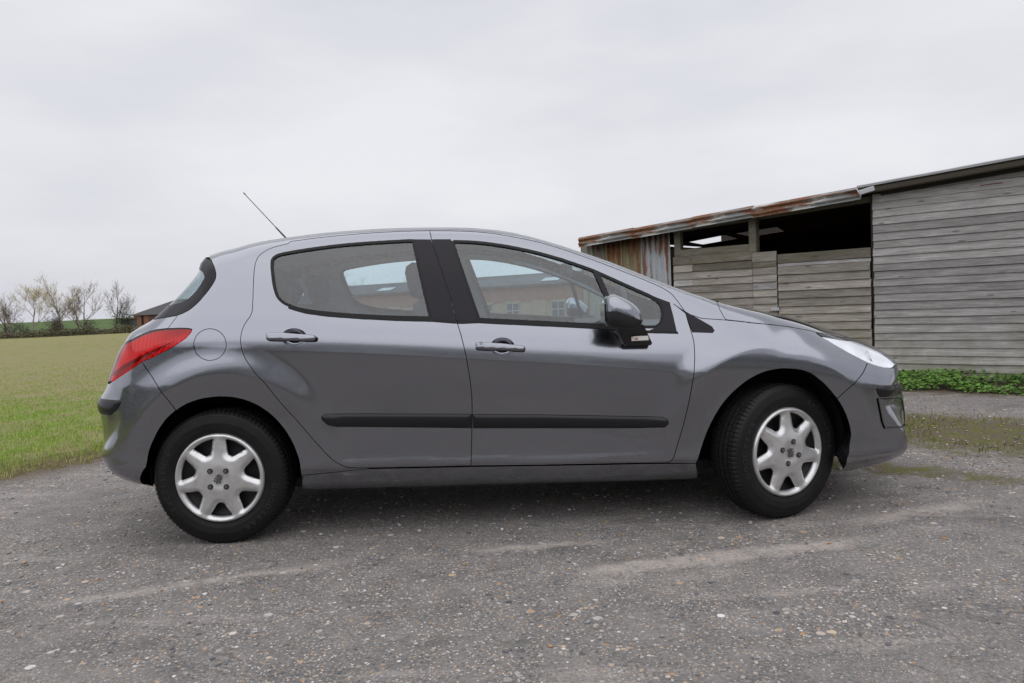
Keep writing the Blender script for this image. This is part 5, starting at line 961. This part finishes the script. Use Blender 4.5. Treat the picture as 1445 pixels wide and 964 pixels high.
# ------------------------------------------------------------------ barn
def wood_mat(name, c0, c1, c2, moss=.0, red=0.0):
    def bld(t, b):
        g = NT(t); p = g.obj(); rnd = g.n('ShaderNodeObjectInfo').outputs['Random']
        pv = g.n('ShaderNodeVectorMath', {0: p, 1: g.n('ShaderNodeCombineXYZ', {0: g.math('MULTIPLY', rnd, 37.0), 1: 0.0, 2: g.math('MULTIPLY', rnd, 11.0)}).outputs[0]}, operation='ADD').outputs[0]
        grain = g.noise(g.map(pv, (1.2, 30, 42)), 3.2, 6, .7, .4); blot = g.noise(g.map(pv, (1.6, 4, 7)), 1.9, 5, .6); fine = g.noise(g.map(pv, (6, 120, 160)), 3.0, 4, .6)
        col = g.ramp(g.math('ADD', g.math('MULTIPLY', grain, .75), g.math('MULTIPLY', fine, .25)), [(.30, c0), (.5, c1), (.70, c2)])
        col = g.mix(g.math('MULTIPLY', g.rampv(blot, .35, .75), .75), col, tuple(v * .55 for v in c1))
        tone = g.n('ShaderNodeHueSaturation', {'Value': g.math('ADD', .72, g.math('MULTIPLY', rnd, .48)), 'Color': col}).outputs[0]
        kn = g.n('ShaderNodeTexVoronoi', {'Vector': g.map(pv, (2.6, 8, 9)), 'Scale': 1.0}); km = g.math('LESS_THAN', g.math('ADD', kn.outputs['Distance'], g.math('MULTIPLY', grain, .06)), .135)
        tone = g.mix(g.math('MULTIPLY', km, .75), tone, tuple(v * .35 for v in c1))
        if moss:
            mo = g.math('MULTIPLY', g.rampv(g.noise(g.map(pv, (2.2, 5, 9)), 2.4, 6, .7), .52, .70), moss)
            tone = g.mix(mo, tone, (.115, .12, .035))
        wz = g.n('ShaderNodeSeparateXYZ', {0: g.pos()}).outputs[2]
        tone = g.mix(g.math('MULTIPLY', g.math('MULTIPLY', g.rampv(wz, .85, .05), g.rampv(g.noise(g.pos(), 3.5, 6, .65), .38, .62)), .62), tone, (.17, .165, .085))
        g.link(tone, b.inputs['Base Color']); g.link(g.bump(g.math('ADD', grain, g.math('MULTIPLY', fine, .6)), .55, .006), b.inputs['Normal'])
    return mat(name, c1, .9, spec=.15, build=bld)
WOOD_G = wood_mat('weathered_grey_boards', (.12, .108, .104), (.41, .39, .385), (.66, .64, .635), .12)
WOOD_B = wood_mat('weathered_brown_boards', (.10, .083, .07), (.345, .315, .28), (.58, .545, .50), .22)
WOOD_M = wood_mat('mossy_timber', (.06, .052, .042), (.19, .172, .14), (.33, .305, .25), .38)
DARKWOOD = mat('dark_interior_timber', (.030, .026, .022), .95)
def metal_mat(name, base, rust, white=0.0, gal=0.0, vert=True):
    def bld(t, b):
        g = NT(t); p = g.obj(); sc = (7, 7, .9) if vert else (1.1, 6, 6)
        a = g.noise(g.map(p, sc), 1.6, 7, .68); c_ = g.noise(p, 34, 5, .7); w_ = g.noise(g.map(p, (1.0, 3, 3) if not vert else (3, 3, 1.0)), 3.1, 5, .6)
        rc = g.ramp(c_, [(.3, (.075, .028, .013)), (.5, (.17, .068, .030)), (.72, (.28, .135, .065))])
        col = g.mix(g.rampv(c_, .3, .7), base, tuple(v * .72 for v in base))
        if white: col = g.mix(g.math('MULTIPLY', g.rampv(w_, .50, .58), white), col, (.58, .57, .55))
        if vert:
            ph = g.math('SINE', g.math('MULTIPLY', g.n('ShaderNodeSeparateXYZ', {0: p}).outputs[0], 2 * math.pi / .085)); a = g.math('SUBTRACT', a, g.math('MULTIPLY', ph, .075))  # rust striped with the corrugation; also paints the shading of its valleys
        m = g.math('MULTIPLY', g.rampv(a, .62 - rust * .32, .70 - rust * .30), 1.0, True)
        g.link(g.mix(m, col, rc), b.inputs['Base Color'])
        g.link(g.math('SUBTRACT', gal, g.math('MULTIPLY', m, gal), True), b.inputs['Metallic'])
        g.link(g.bump(c_, .3, .004), b.inputs['Normal'])
    return mat(name, base, .62, build=bld)
IRON_A = metal_mat('grey_green_iron', (.27, .28, .235), .25); IRON_B = metal_mat('rusty_yellow_iron', (.23, .215, .12), .46); IRON_C = metal_mat('pale_blue_iron', (.38, .41, .43), .28)
FASCIA = metal_mat('rusty_painted_flashing', (.24, .25, .25), .55, .75, vert=False); ROOFM = metal_mat('roof_sheet', (.10, .09, .08), .5)
PALE = mat('pale_sheet_metal', (.48, .49, .52), .45, .3, build=lambda t, b: (lambda g: g.link(g.ramp(g.noise(g.map(g.obj(), (1, 6, 6)), 3, 5), [(.3, (.40, .41, .43)), (.7, (.58, .59, .62))]), b.inputs['Base Color']))(NT(t)))
barn = empty('barn', BA); barn.rotation_euler = (0, 0, math.atan2(BD.y, BD.x))
tag(barn, 'weathered timber and corrugated iron barn behind the car bonnet', 'barn')
# local frame of the barn: x along the wall (to the left in the photo), y = into the barn is negative of outwards
def ploc(s, m, z): return (s, -(-m) if False else m_sign * m, z)
m_sign = 1.0 if (Matrix.Rotation(barn.rotation_euler.z, 3, 'Z') @ Vector((0, 1, 0))).dot(BN) > 0 else -1.0
def zroof(s): return 2.30 - .0605 * s
def board(name, s0, s1, z0, z1, m, thick=.020, tilt=.012, mm=.0, par=None, taper=0.0):
    """a lapped board: lower edge stands proud; taper lifts the right end"""
    L = abs(s1 - s0); c = .5 * (s0 + s1); h = z1 - z0
    bm = bmesh.new(); n = max(1, int(L / .5)); q = []
    wob = [random.uniform(-.0022, .0022) for _ in range(n + 1)]
    for i in range(n + 1):
        x = -L / 2 + L * i / n
        for (yy, zz) in ((0.0, h / 2), (thick, h / 2), (thick + tilt, -h / 2), (tilt, -h / 2)): q.append(bm.verts.new((x, m_sign * yy, zz + wob[i] + taper * x)))
    for i in range(n):
        for k in range(4): bm.faces.new((q[i * 4 + k], q[i * 4 + (k + 1) % 4], q[i * 4 + 4 + (k + 1) % 4], q[i * 4 + 4 + k]))
    bm.faces.new(q[:4]); bm.faces.new(q[-4:][::-1]); bmesh.ops.recalc_face_normals(bm, faces=bm.faces)
    bmesh.ops.bevel(bm, geom=[e for e in bm.edges if abs((e.verts[0].co - e.verts[1].co).x) > .1], offset=.002, segments=1, affect='EDGES')
    o = bm_obj(name, bm, m, par or barn); o.location = (c, m_sign * mm, .5 * (z0 + z1))
    o.rotation_euler = (0, R(random.uniform(-.12, .12)), 0)
    return o
wall_r = empty('plank_wall'); wall_r.parent = barn
k = 0; z = 2.092
while z > .10:
    board('plank', -3.3, 1.395 + random.uniform(-.006, .004), z - .087, z + .004, WOOD_G, par=wall_r, mm=.0, tilt=.014 + random.uniform(-.003, .004)); z -= .0865; k += 1
board('plank', -3.3, .9, 2.098, 2.17, WOOD_G, par=wall_r); board('plank', -3.3, -.2, 2.172, 2.24, WOOD_G, par=wall_r)
board('base_board', -3.3, 1.39, -.02, .085, WOOD_M, par=wall_r, tilt=.004)
door_r = empty('board_door'); door_r.parent = barn; door_r['label'] = 'right door of lapped boards with a mossy top board'
board('top_board', 1.425, 2.482, 1.392, 1.503, WOOD_M, par=door_r, mm=.004, tilt=.002); board('plank', 1.425, 2.482, 1.350, 1.388, WOOD_G, par=door_r, tilt=.006)
z = 1.347
while z > .08: board('plank', 1.425 + random.uniform(0, .008), 2.480, z - .097, z + .003, WOOD_B, par=door_r, tilt=.020 + random.uniform(-.004, .006), mm=.0); z -= .0965
door_l = empty('board_door'); door_l.parent = barn; door_l['label'] = 'left door of patched lapped boards under the open hatch'
board('top_board', 2.84, 3.79, 1.575, 1.665, WOOD_M, par=door_l, mm=.0, tilt=.002); board('top_board', 2.80, 3.89, 1.462, 1.572, WOOD_M, par=door_l, mm=.012, tilt=.004); board('top_board', 2.495, 2.798, 1.430, 1.548, WOOD_B, par=door_l, mm=.010, tilt=.004)
z = 1.455; row = 0
while z > .08:
    cuts = [2.495, 2.80, 3.89] if row % 2 else [2.495, 2.80, 3.61, 3.89]
    if row > 5: cuts = [2.495, 2.81, 3.89]
    for a, b_ in zip(cuts[:-1], cuts[1:]): board('plank', a + .002, b_ - .002, z - .093 + random.uniform(-.003, .003), z + .003, random.choice([WOOD_B, WOOD_B, WOOD_G, WOOD_M]) if row < 4 else WOOD_B, par=door_l, tilt=.016 + random.uniform(-.004, .005), mm=random.uniform(0, .004))
    z -= .0925; row += 1
def timber(name, s0, s1, z0, z1, m0, m1, mt, par=None):
    o = box_obj(name, (.5 * (s0 + s1), m_sign * .5 * (m0 + m1), .5 * (z0 + z1)), (abs(s1 - s0), abs(m1 - m0), abs(z1 - z0)), mt, par or barn, bevel=.004); return o
timber('post', 3.79, 3.885, .0, 1.93, -.09, -.002, WOOD_M); timber('post', 2.742, 2.835, 1.525, 1.985, -.085, .030, WOOD_M)
timber('post', 2.484, 2.494, .0, 1.50, -.08, .004, DARKWOOD); timber('post', 1.398, 1.422, .0, 2.06, -.09, .004, DARKWOOD); timber('lintel', 1.40, 3.93, 1.965, 2.03, -.12, -.03, WOOD_M).rotation_euler = (0, R(2.6), 0)
# corrugated wall sheets
def corrugated(name, s0, s1, z0, ztop, m, mt, par, pitch=.085, amp=.016):
    n = int((s1 - s0) / pitch * 8); V, F = [], []
    for i in range(n + 1):
        s = s0 + (s1 - s0) * i / n; y = m + amp * math.sin(2 * math.pi * s / pitch)
        for zz in (z0, .5 * (z0 + ztop(s)), ztop(s)): V.append((s - s0, m_sign * y, zz))
        for zz in (z0, .5 * (z0 + ztop(s)), ztop(s)): V.append((s - s0, m_sign * (y - .0015), zz))
    for i in range(n):
        a = i * 6; b_ = a + 6
        for k in (0, 1): F.append((a + k, b_ + k, b_ + k + 1, a + k + 1)); F.append((a + 3 + k, a + 4 + k, b_ + 4 + k, b_ + 3 + k))
        F.append((a, a + 3, b_ + 3, b_)); F.append((a + 2, b_ + 2, b_ + 5, a + 5))
    o = mesh_obj(name, V, F, mt, par); o.location = (s0, 0, 0); return o
for s0, s1, mt, dm in ((3.93, 4.40, IRON_C, .012), (4.38, 4.70, IRON_B, .002), (4.69, 5.00, IRON_B, .008), (4.98, 5.38, IRON_A, .0)):
    corrugated('iron_sheet', s0, s1, .02, lambda s: zroof(s) - .10, dm, mt, barn)
# roof with openings, edge flashing, gutter rail
RP = [(-3.4, .18), (5.30, .18), (5.30, -5.2), (-3.4, -5.2)]
HO = [[(4.96, -2.62), (4.22, -2.43), (4.39, -3.30), (5.08, -3.42)], [(4.04, -2.45), (3.40, -2.50), (3.58, -3.32), (4.14, -3.30)]]
pts_ = [Vector(p) for p in RP]; ed = [(i, (i + 1) % 4) for i in range(4)]
for h in HO: b0 = len(pts_); pts_ += [Vector(p) for p in h]; ed += [(b0 + i, b0 + (i + 1) % 4) for i in range(4)]
vo, _, fo, _, _, _ = delaunay_2d_cdt(pts_, ed, [], 0, 1e-6); V2 = np.array([(v.x, v.y) for v in vo]); fo = [f for f in fo if not any(inside(np.array(h), V2[list(f)].mean(0)[None])[0] for h in HO)]
bm = bmesh.new(); vs = [bm.verts.new((a, m_sign * b_, zroof(a) - .035)) for a, b_ in V2]
for f in fo: bm.faces.new([vs[i] for i in f])
bmesh.ops.recalc_face_normals(bm, faces=bm.faces); bmesh.ops.solidify(bm, geom=list(bm.faces), thickness=.004); bm_obj('roof', bm, ROOFM, barn)
def sweep(name, s0, s1, prof, mt, par=None, n=1, dz=0.0):
    V, F = [], []; k = len(prof)
    for i in range(n + 1):
        s = s0 + (s1 - s0) * i / n
        for m, z in prof: V.append((s - s0, m_sign * m, zroof(s) - zroof(s0) + z))
    for i in range(n):
        for j in range(k): F.append((i * k + j, i * k + (j + 1) % k, (i + 1) * k + (j + 1) % k, (i + 1) * k + j))
    F.append(tuple(range(k))[::-1]); F.append(tuple(n * k + j for j in range(k)))
    o = mesh_obj(name, V, F, mt, par or barn, smooth=False); o.location = (s0, 0, zroof(s0) + dz)
    bm = bmesh.new(); bm.from_mesh(o.data); bmesh.ops.recalc_face_normals(bm, faces=bm.faces); bm.to_mesh(o.data); bm.free(); return o
wave = [(.205 + .012 * math.sin(a * 2 * math.pi / .062), -.012 - a) for a in np.linspace(0, .125, 17)]
fl_prof = [(.02, .004), (.19, .006)] + wave + [(m - .006, z) for m, z in reversed(wave)] + [(.185, -.002), (.02, -.004)]
for s0, s1 in ((1.47, 2.72), (2.70, 3.52), (3.50, 4.42), (4.40, 5.30)): sweep('edge_flashing', s0, s1, fl_prof, FASCIA, n=2, dz=-.03 + random.uniform(-.006, .006))
sweep('roof_edge_sheet', -3.4, 1.50, [(-.3, .012), (.235, .010), (.24, .002), (.235, -.020), (-.3, -.012)], PALE, n=1, dz=-.028)
sweep('gutter_rail', -3.4, 1.42, [(.10, -.025), (.20, -.025), (.21, -.05), (.20, -.08), (.12, -.085), (.10, -.06)], mat('brown_rail', (.085, .07, .055), .85), n=1, dz=-.03)
sweep('fascia_board', -3.4, 1.30, [(.02, -.09), (.05, -.09), (.05, -.15), (.02, -.15)], DARKWOOD, n=1)
box_obj('gutter_bracket', (1.40, m_sign * .215, 2.125), (.16, .04, .055), PALE, barn, (0, R(12), 0), .006)
V, F = tube_mesh([[((1.62, m_sign * .225, 2.145), .010), ((1.50, m_sign * .24, 2.155), .010), ((1.46, m_sign * .235, 2.06), .008)]], 6); mesh_obj('cable_clip', V, F, PALE, barn)
timber('latch', 2.47, 2.57, .815, .855, .03, .055, PALE)
timber('sign_scrap', .16, .36, 2.045, 2.062, .018, .026, mat('rust_red_strip', (.16, .05, .03), .8))
for s in (-.05, 1.4): pass
# dark inside
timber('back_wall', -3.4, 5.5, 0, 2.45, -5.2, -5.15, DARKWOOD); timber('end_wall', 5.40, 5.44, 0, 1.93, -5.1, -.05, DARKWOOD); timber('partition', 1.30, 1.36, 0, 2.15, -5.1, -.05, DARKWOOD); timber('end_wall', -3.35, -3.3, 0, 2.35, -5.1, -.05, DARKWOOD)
for mm_ in (-.9, -1.9, -3.75, -4.6):
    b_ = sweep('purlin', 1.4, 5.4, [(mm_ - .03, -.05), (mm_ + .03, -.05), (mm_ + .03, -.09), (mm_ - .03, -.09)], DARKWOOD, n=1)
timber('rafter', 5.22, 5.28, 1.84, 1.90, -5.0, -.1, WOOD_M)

# ------------------------------------------------------------------ far buildings
def _brick(c1, c2, mort, sc):
    def bld(t, b):
        g = NT(t); p = g.obj(); tx = g.n('ShaderNodeTexBrick', {'Vector': g.map(p, (1, 1, 1), (R(90), 0, 0)), 'Color1': (*c1, 1), 'Color2': (*c2, 1), 'Mortar': (*mort, 1), 'Scale': sc, 'Mortar Size': .02, 'Brick Width': .5, 'Row Height': .25})
        g.link(g.mix(g.math('MULTIPLY', g.noise(p, 1.4, 5, .6), .5), tx.outputs[0], tuple(.5 * (a + b_) for a, b_ in zip(c1, mort))), b.inputs['Base Color'])
    return bld
BRICK = mat('brown_brick', (.2, .12, .09), .9, spec=.1, build=_brick((.26, .125, .085), (.21, .105, .08), (.24, .19, .16), 2.2))
STONE = mat('buff_brick', (.3, .25, .18), .9, spec=.1, build=_brick((.30, .235, .165), (.245, .19, .14), (.32, .28, .24), 2.2))
REDBRICK = mat('red_brick', (.25, .09, .05), .9, spec=.1, build=_brick((.27, .10, .06), (.22, .085, .055), (.26, .2, .16), 2.2))
SLATE = mat('grey_roof', (.10, .105, .115), .7, build=lambda t, b: (lambda g: g.link(g.ramp(g.noise(g.map(g.obj(), (.6, 4, 4)), 2, 5), [(.3, (.085, .09, .10)), (.7, (.16, .165, .175))]), b.inputs['Base Color']))(NT(t)))
PANE = mat('dark_window_pane', (.05, .065, .075), .12, spec=.6); FRAME = mat('grey_window_frame', (.30, .34, .35), .6)
p0 = Vector((-19.6, 68.9, 0)); p1 = Vector((5.6, 54.3, 0)); dv = (p1 - p0).normalized(); Lb = (p1 - p0).length
bb = empty('brick_workshop', (p0.x, p0.y, -1.15), math.atan2(dv.y, dv.x)); tag(bb, 'long low brick workshop with grey roof seen through the car windows', 'building')
W0, WZ = 7.0, 3.62
box_obj('lower_wall', (Lb / 2, W0 / 2, 1.10), (Lb, W0, 2.20), STONE, bb); box_obj('upper_wall', (Lb / 2, W0 / 2, 2.20 + (WZ - 2.20) / 2), (Lb + .006, W0 + .006, WZ - 2.20), BRICK, bb)
bm = bmesh.new(); a = [bm.verts.new(v) for v in ((-.4, -.35, WZ - .05), (Lb + .4, -.35, WZ - .05), (Lb + .4, W0 / 2, WZ + 1.05), (-.4, W0 / 2, WZ + 1.05), (Lb + .4, W0 + .35, WZ - .05), (-.4, W0 + .35, WZ - .05))]
bm.faces.new((a[0], a[1], a[2], a[3])); bm.faces.new((a[3], a[2], a[4], a[5])); bmesh.ops.solidify(bm, geom=list(bm.faces), thickness=.12); roof_b = bm_obj('roof', bm, SLATE, bb)
box_obj('gutter', (Lb / 2, -.36, WZ - .02), (Lb + .8, .12, .16), mat('dark_gutter', (.06, .065, .07), .6), roof_b)
for fx in (.30, .62, .90): box_obj('rooflight', (Lb * fx, 1.0, WZ + .40), (1.6, 1.0, .05), PALE, roof_b, (R(16), 0, 0))
for u in (.195, .36, .70, .79, .10, .935, .53):
    w = box_obj('window', (Lb * u, -.02, 1.55), (1.15, .10, 1.25), FRAME, bb)
    for ix in (-.29, .29):
        for iz in (-.31, .31): box_obj('pane', (ix, -.052, iz), (.50, .02, .54), PANE, w)
    box_obj('lintel', (0, -.03, .70), (1.5, .06, .16), STONE, w)
box_obj('blocked_opening', (Lb * .275, -.01, 1.6), (1.2, .06, 1.4), STONE, bb); box_obj('blocked_opening', (Lb * .875, -.01, 1.6), (1.3, .06, 1.5), STONE, bb)
ob = empty('brick_outbuilding', (-36.7, 67.8, 0), R(-8)); tag(ob, 'small red brick outbuilding with dark hipped roof left of the car', 'outbuilding')
box_obj('wall', (5, 3.2, .78), (10, 6.4, 1.56), REDBRICK, ob)
bm = bmesh.new(); a = [bm.verts.new(v) for v in ((-.25, -.25, 1.5), (10.25, -.25, 1.5), (10.25, 6.65, 1.5), (-.25, 6.65, 1.5), (2.6, 3.2, 2.95), (7.4, 3.2, 2.95))]
for f in ((0, 1, 5, 4), (1, 2, 5), (2, 3, 4, 5), (3, 0, 4), (3, 2, 1, 0)): bm.faces.new([a[i] for i in f])
bm_obj('roof', bm, mat('dark_slate', (.055, .052, .055), .75), ob); box_obj('door_post', (.95, -.02, .74), (.18, .10, 1.48), DARK, ob); box_obj('door', (2.2, -.01, .72), (1.2, .06, 1.44), mat('brown_door', (.10, .055, .04), .8), ob)
sh = empty('garden_shed', (-33.75, 61.2, 0), R(10)); tag(sh, 'small dark grey shed among the bushes', 'shed')
box_obj('wall', (0, 0, .55), (1.0, 1.0, 1.1), mat('shed_boards', (.09, .095, .11), .85), sh); box_obj('roof', (0, 0, 1.14), (1.15, 1.15, .08), DARKWOOD, sh)

# ------------------------------------------------------------------ trees and hedge
BARK = mat('bark', (.10, .085, .072), .95, build=lambda t, b: (lambda g: g.link(g.ramp(g.noise(g.map(g.obj(), (4, 4, 1)), 3, 5), [(.3, (.16, .135, .115)), (.7, (.31, .27, .235))]), b.inputs['Base Color']))(NT(t)))
def tree(name, label, base, H, spread, seed, leafcol, nleaf, trunk_r=.10, up=.62, levels=5, group='trees in the far hedge', crown0=.25, dense=1.0):
    rnd = random.Random(seed); paths = []; tips = []
    def grow(p, d, L, r, lev):
        n = 4; path = [(p, r)]; q = p
        for i in range(n):
            d = (d + Vector((rnd.gauss(0, .12), rnd.gauss(0, .12), rnd.gauss(.05, .06)))).normalized(); q = q + d * (L / n); path.append((q, max(r * (1 - .5 * (i + 1) / n), .005)))
            if lev <= 2: tips.append((q, lev))
        paths.append(path)
        if lev == 0: return
        k = rnd.randint(3, 4) if lev > 1 else rnd.randint(3, 5)
        for i in range(k):
            t = rnd.uniform(.35, 1.0); idx = min(n, max(1, int(round(t * n)))); bp = path[idx][0]
            a = rnd.uniform(0, 6.28); side = Vector((math.cos(a), math.sin(a), rnd.uniform(-.1, .5))); nd = (d * up * 1.25 + side * spread * .75).normalized()
            grow(bp, nd, L * rnd.uniform(.55, .78), max(path[idx][1] * .55, .005), lev - 1)
        grow(q, d, L * .7, path[-1][1] * .9, lev - 1)
    grow(Vector((0, 0, -.1)), Vector((rnd.gauss(0, .06), rnd.gauss(0, .06), 1)).normalized(), H * .36, trunk_r, levels - 1)
    zmax = max(q.z for pth in paths for q, _ in pth); sc = H / zmax
    paths = [[(Vector((q.x * sc, q.y * sc, q.z * sc)), r) for q, r in pth] for pth in paths]
    o = empty(name, (base[0], base[1], float(terrain_z(base[0], base[1])))); tag(o, label, 'tree', group)
    V, F = tube_mesh(paths[:1], 7); mesh_obj('trunk', V, F, BARK, o)
    V, F = tube_mesh(paths[1:], 4); mesh_obj('branches', V, F, BARK, o)
    if nleaf:
        P = np.array([(tips[i][0] * sc)[:] for i in (rnd.randrange(len(tips)) for _ in range(nleaf))]) + np.random.default_rng(seed).normal(0, .10, (nleaf, 3))
        cc = np.array(leafcol) * np.random.default_rng(seed + 1).uniform(.55, 1.5, (nleaf, 1)); V, F, Cc = leaf_cloud(P, np.random.default_rng(seed).uniform(.035, .085, nleaf), cc, 1.0); raw_mesh('crown', V, F, LEAF, Cc, o)
    return o
YEL = (.62, .50, .10); GRN = (.07, .10, .03); BUD = (.42, .33, .18)
TR = [(-43.6, 59.5, 4.1, .75, 1, BUD, 700, 'bare tree at the left picture edge'), (-42.7, 58.9, 3.4, .6, 2, BUD, 250, 'slim bare tree second from the left edge'),
      (-40.7, 58.6, 4.7, .95, 3, YEL, 2600, 'spreading tree with the yellowest spring leaves'), (-39.6, 60.5, 3.3, .8, 4, BUD, 300, 'low bare tree between the yellow tree and the tallest tree'),
      (-37.95, 58.8, 5.55, .85, 5, (.58, .48, .16), 2400, 'tallest tree in the hedge with pale opening buds'), (-36.95, 59.2, 4.4, .7, 6, BUD, 800, 'bare tree just right of the tallest tree'),
      (-36.2, 58.5, 4.8, .85, 7, (.40, .32, .17), 1000, 'wide bare tree third from the outbuilding'), (-34.05, 59.0, 4.75, .55, 8, BUD, 60, 'thin upright bare tree beside the green bush')]
for x, y, h, sp, sd_, lc, nl, lb in TR: tree('hedge_tree', lb, (x, y), h, sp, sd_, lc, nl, .085 + .01 * h / 4)
def bush(name, label, base, size, n, col, seed, group=None, cat='bush'):
    r_ = np.random.default_rng(seed); o = empty(name, (base[0], base[1], float(terrain_z(base[0], base[1])))); tag(o, label, cat, group)
    cl = r_.normal(0, 1, (14, 3)) * np.array((.36, .36, .26)) * np.array(size) + np.array((0, 0, size[2] * .52)); ci = r_.integers(0, 14, n)
    P = cl[ci] + r_.normal(0, 1, (n, 3)) * np.array(size) * .17; P[:, 2] = np.abs(P[:, 2]) + .02
    cc = np.array(col) * r_.uniform(.45, 1.5, (n, 1)) * (1 + .25 * r_.normal(0, 1, (14, 1)))[ci].clip(.5, 1.6)
    V, F, Cc = leaf_cloud(P, r_.uniform(.05, .13, n), cc, 1.0); raw_mesh('foliage', V, F, LEAF, Cc, o)
    rr = random.Random(seed); paths = []
    for i in range(9):
        e = Vector((rr.gauss(0, size[0] * .35), rr.gauss(0, size[1] * .35), size[2] * rr.uniform(.5, .95))); paths.append([((0, 0, -.05), .035), (tuple(e * .5 + Vector((rr.gauss(0, .1), rr.gauss(0, .1), 0))), .02), (tuple(e), .008)])
    V, F = tube_mesh(paths, 4); mesh_obj('stems', V, F, BARK, o); return o
bush('evergreen_bush', 'dense dark green bush against the brick outbuilding', (-32.9, 58.9), (1.35, 1.2, 2.7), 3800, (.050, .062, .026), 40)
bush('bramble_bush', 'dark brown tangled bush below the tallest tree', (-38.6, 58.4), (1.1, .9, 1.5), 1300, (.085, .075, .04), 41)
bush('bramble_bush', 'brown bush at the foot of the wide bare tree', (-35.9, 58.6), (1.0, .9, 1.4), 1000, (.085, .07, .04), 42)
bush('hedge_bush', 'round dark bush left of the yellow tree', (-41.9, 59.3), (.8, .7, 1.5), 900, (.060, .055, .04), 43); bush('hedge_bush', 'small dark bush right of the yellow tree', (-39.3, 59.6), (.7, .6, 1.7), 900, (.055, .05, .036), 44)
bush('hedge_bush', 'low dark bush at the far left of the hedge', (-43.2, 59.6), (.9, .7, 1.3), 800, (.065, .055, .04), 45)
n = 26000; hx = rng.uniform(-52, -30, n); hy = 58.2 + rng.normal(0, .55, n) + (hx + 38) * -.05; hz = rng.uniform(0, 1, n) ** 1.6 * (.28 + .55 * vnoise(hx * .9, hy * .3, 51)); z0 = terrain_z(hx, hy)
cc = np.where(rng.uniform(0, 1, (n, 1)) < .55, np.array((.085, .095, .035)), np.array((.17, .135, .08))) * rng.uniform(.5, 1.5, (n, 1))
V, F, Cc = leaf_cloud(np.stack([hx, hy, z0 + hz], -1), rng.uniform(.06, .16, n), cc, 1.2); tag(raw_mesh('hedge_undergrowth', V, F, LEAF, Cc), 'rough undergrowth along the far field edge', 'undergrowth', kind='stuff')
for i, (x, y, h, c_) in enumerate(((-27, 112, 7.4, GRN), (-22, 108, 7.0, (.13, .13, .07)), (-16.5, 104, 6.6, (.15, .145, .08)), (-11.5, 100, 6.9, (.17, .165, .06)), (-6.5, 98, 7.2, (.15, .13, .08)), (-2, 96, 6.2, (.13, .125, .075)))):
    tree('background_tree', ['hazy tree above the workshop roof, leftmost', 'tree above the workshop roof, second from left', 'tree above the workshop roof, third from left', 'yellow-green tree above the workshop roof', 'bare crowned tree above the workshop roof behind the headrest', 'rightmost tree above the workshop roof'][i], (x, y), h, .9, 60 + i, c_, 3200, .12, group='trees behind the workshop', levels=5)

# unseen hedge, added so the car's paintwork reflects something dark low down
n = 26000; hx = rng.uniform(-34, 34, n); hh_ = 3.4 + 1.6 * vnoise(hx * .23, 0 * hx, 91) + .7 * vnoise(hx * .9, 0 * hx, 92); hz = rng.uniform(0, 1, n) ** .8 * hh_; hy = -17.5 + rng.normal(0, .75, n) * (1.15 - .6 * hz / hh_)
cc = np.where(rng.uniform(0, 1, (n, 1)) < .6, np.array((.045, .055, .022)), np.array((.085, .07, .045))) * rng.uniform(.5, 1.5, (n, 1))
V, F, Cc = leaf_cloud(np.stack([hx, hy, hz], -1), rng.uniform(.18, .45, n), cc, 1.3); tag(raw_mesh('added_hedgerow', V, F, LEAF, Cc), 'unseen dark hedge added behind the viewer to darken the paint reflections', 'hedge', kind='stuff')
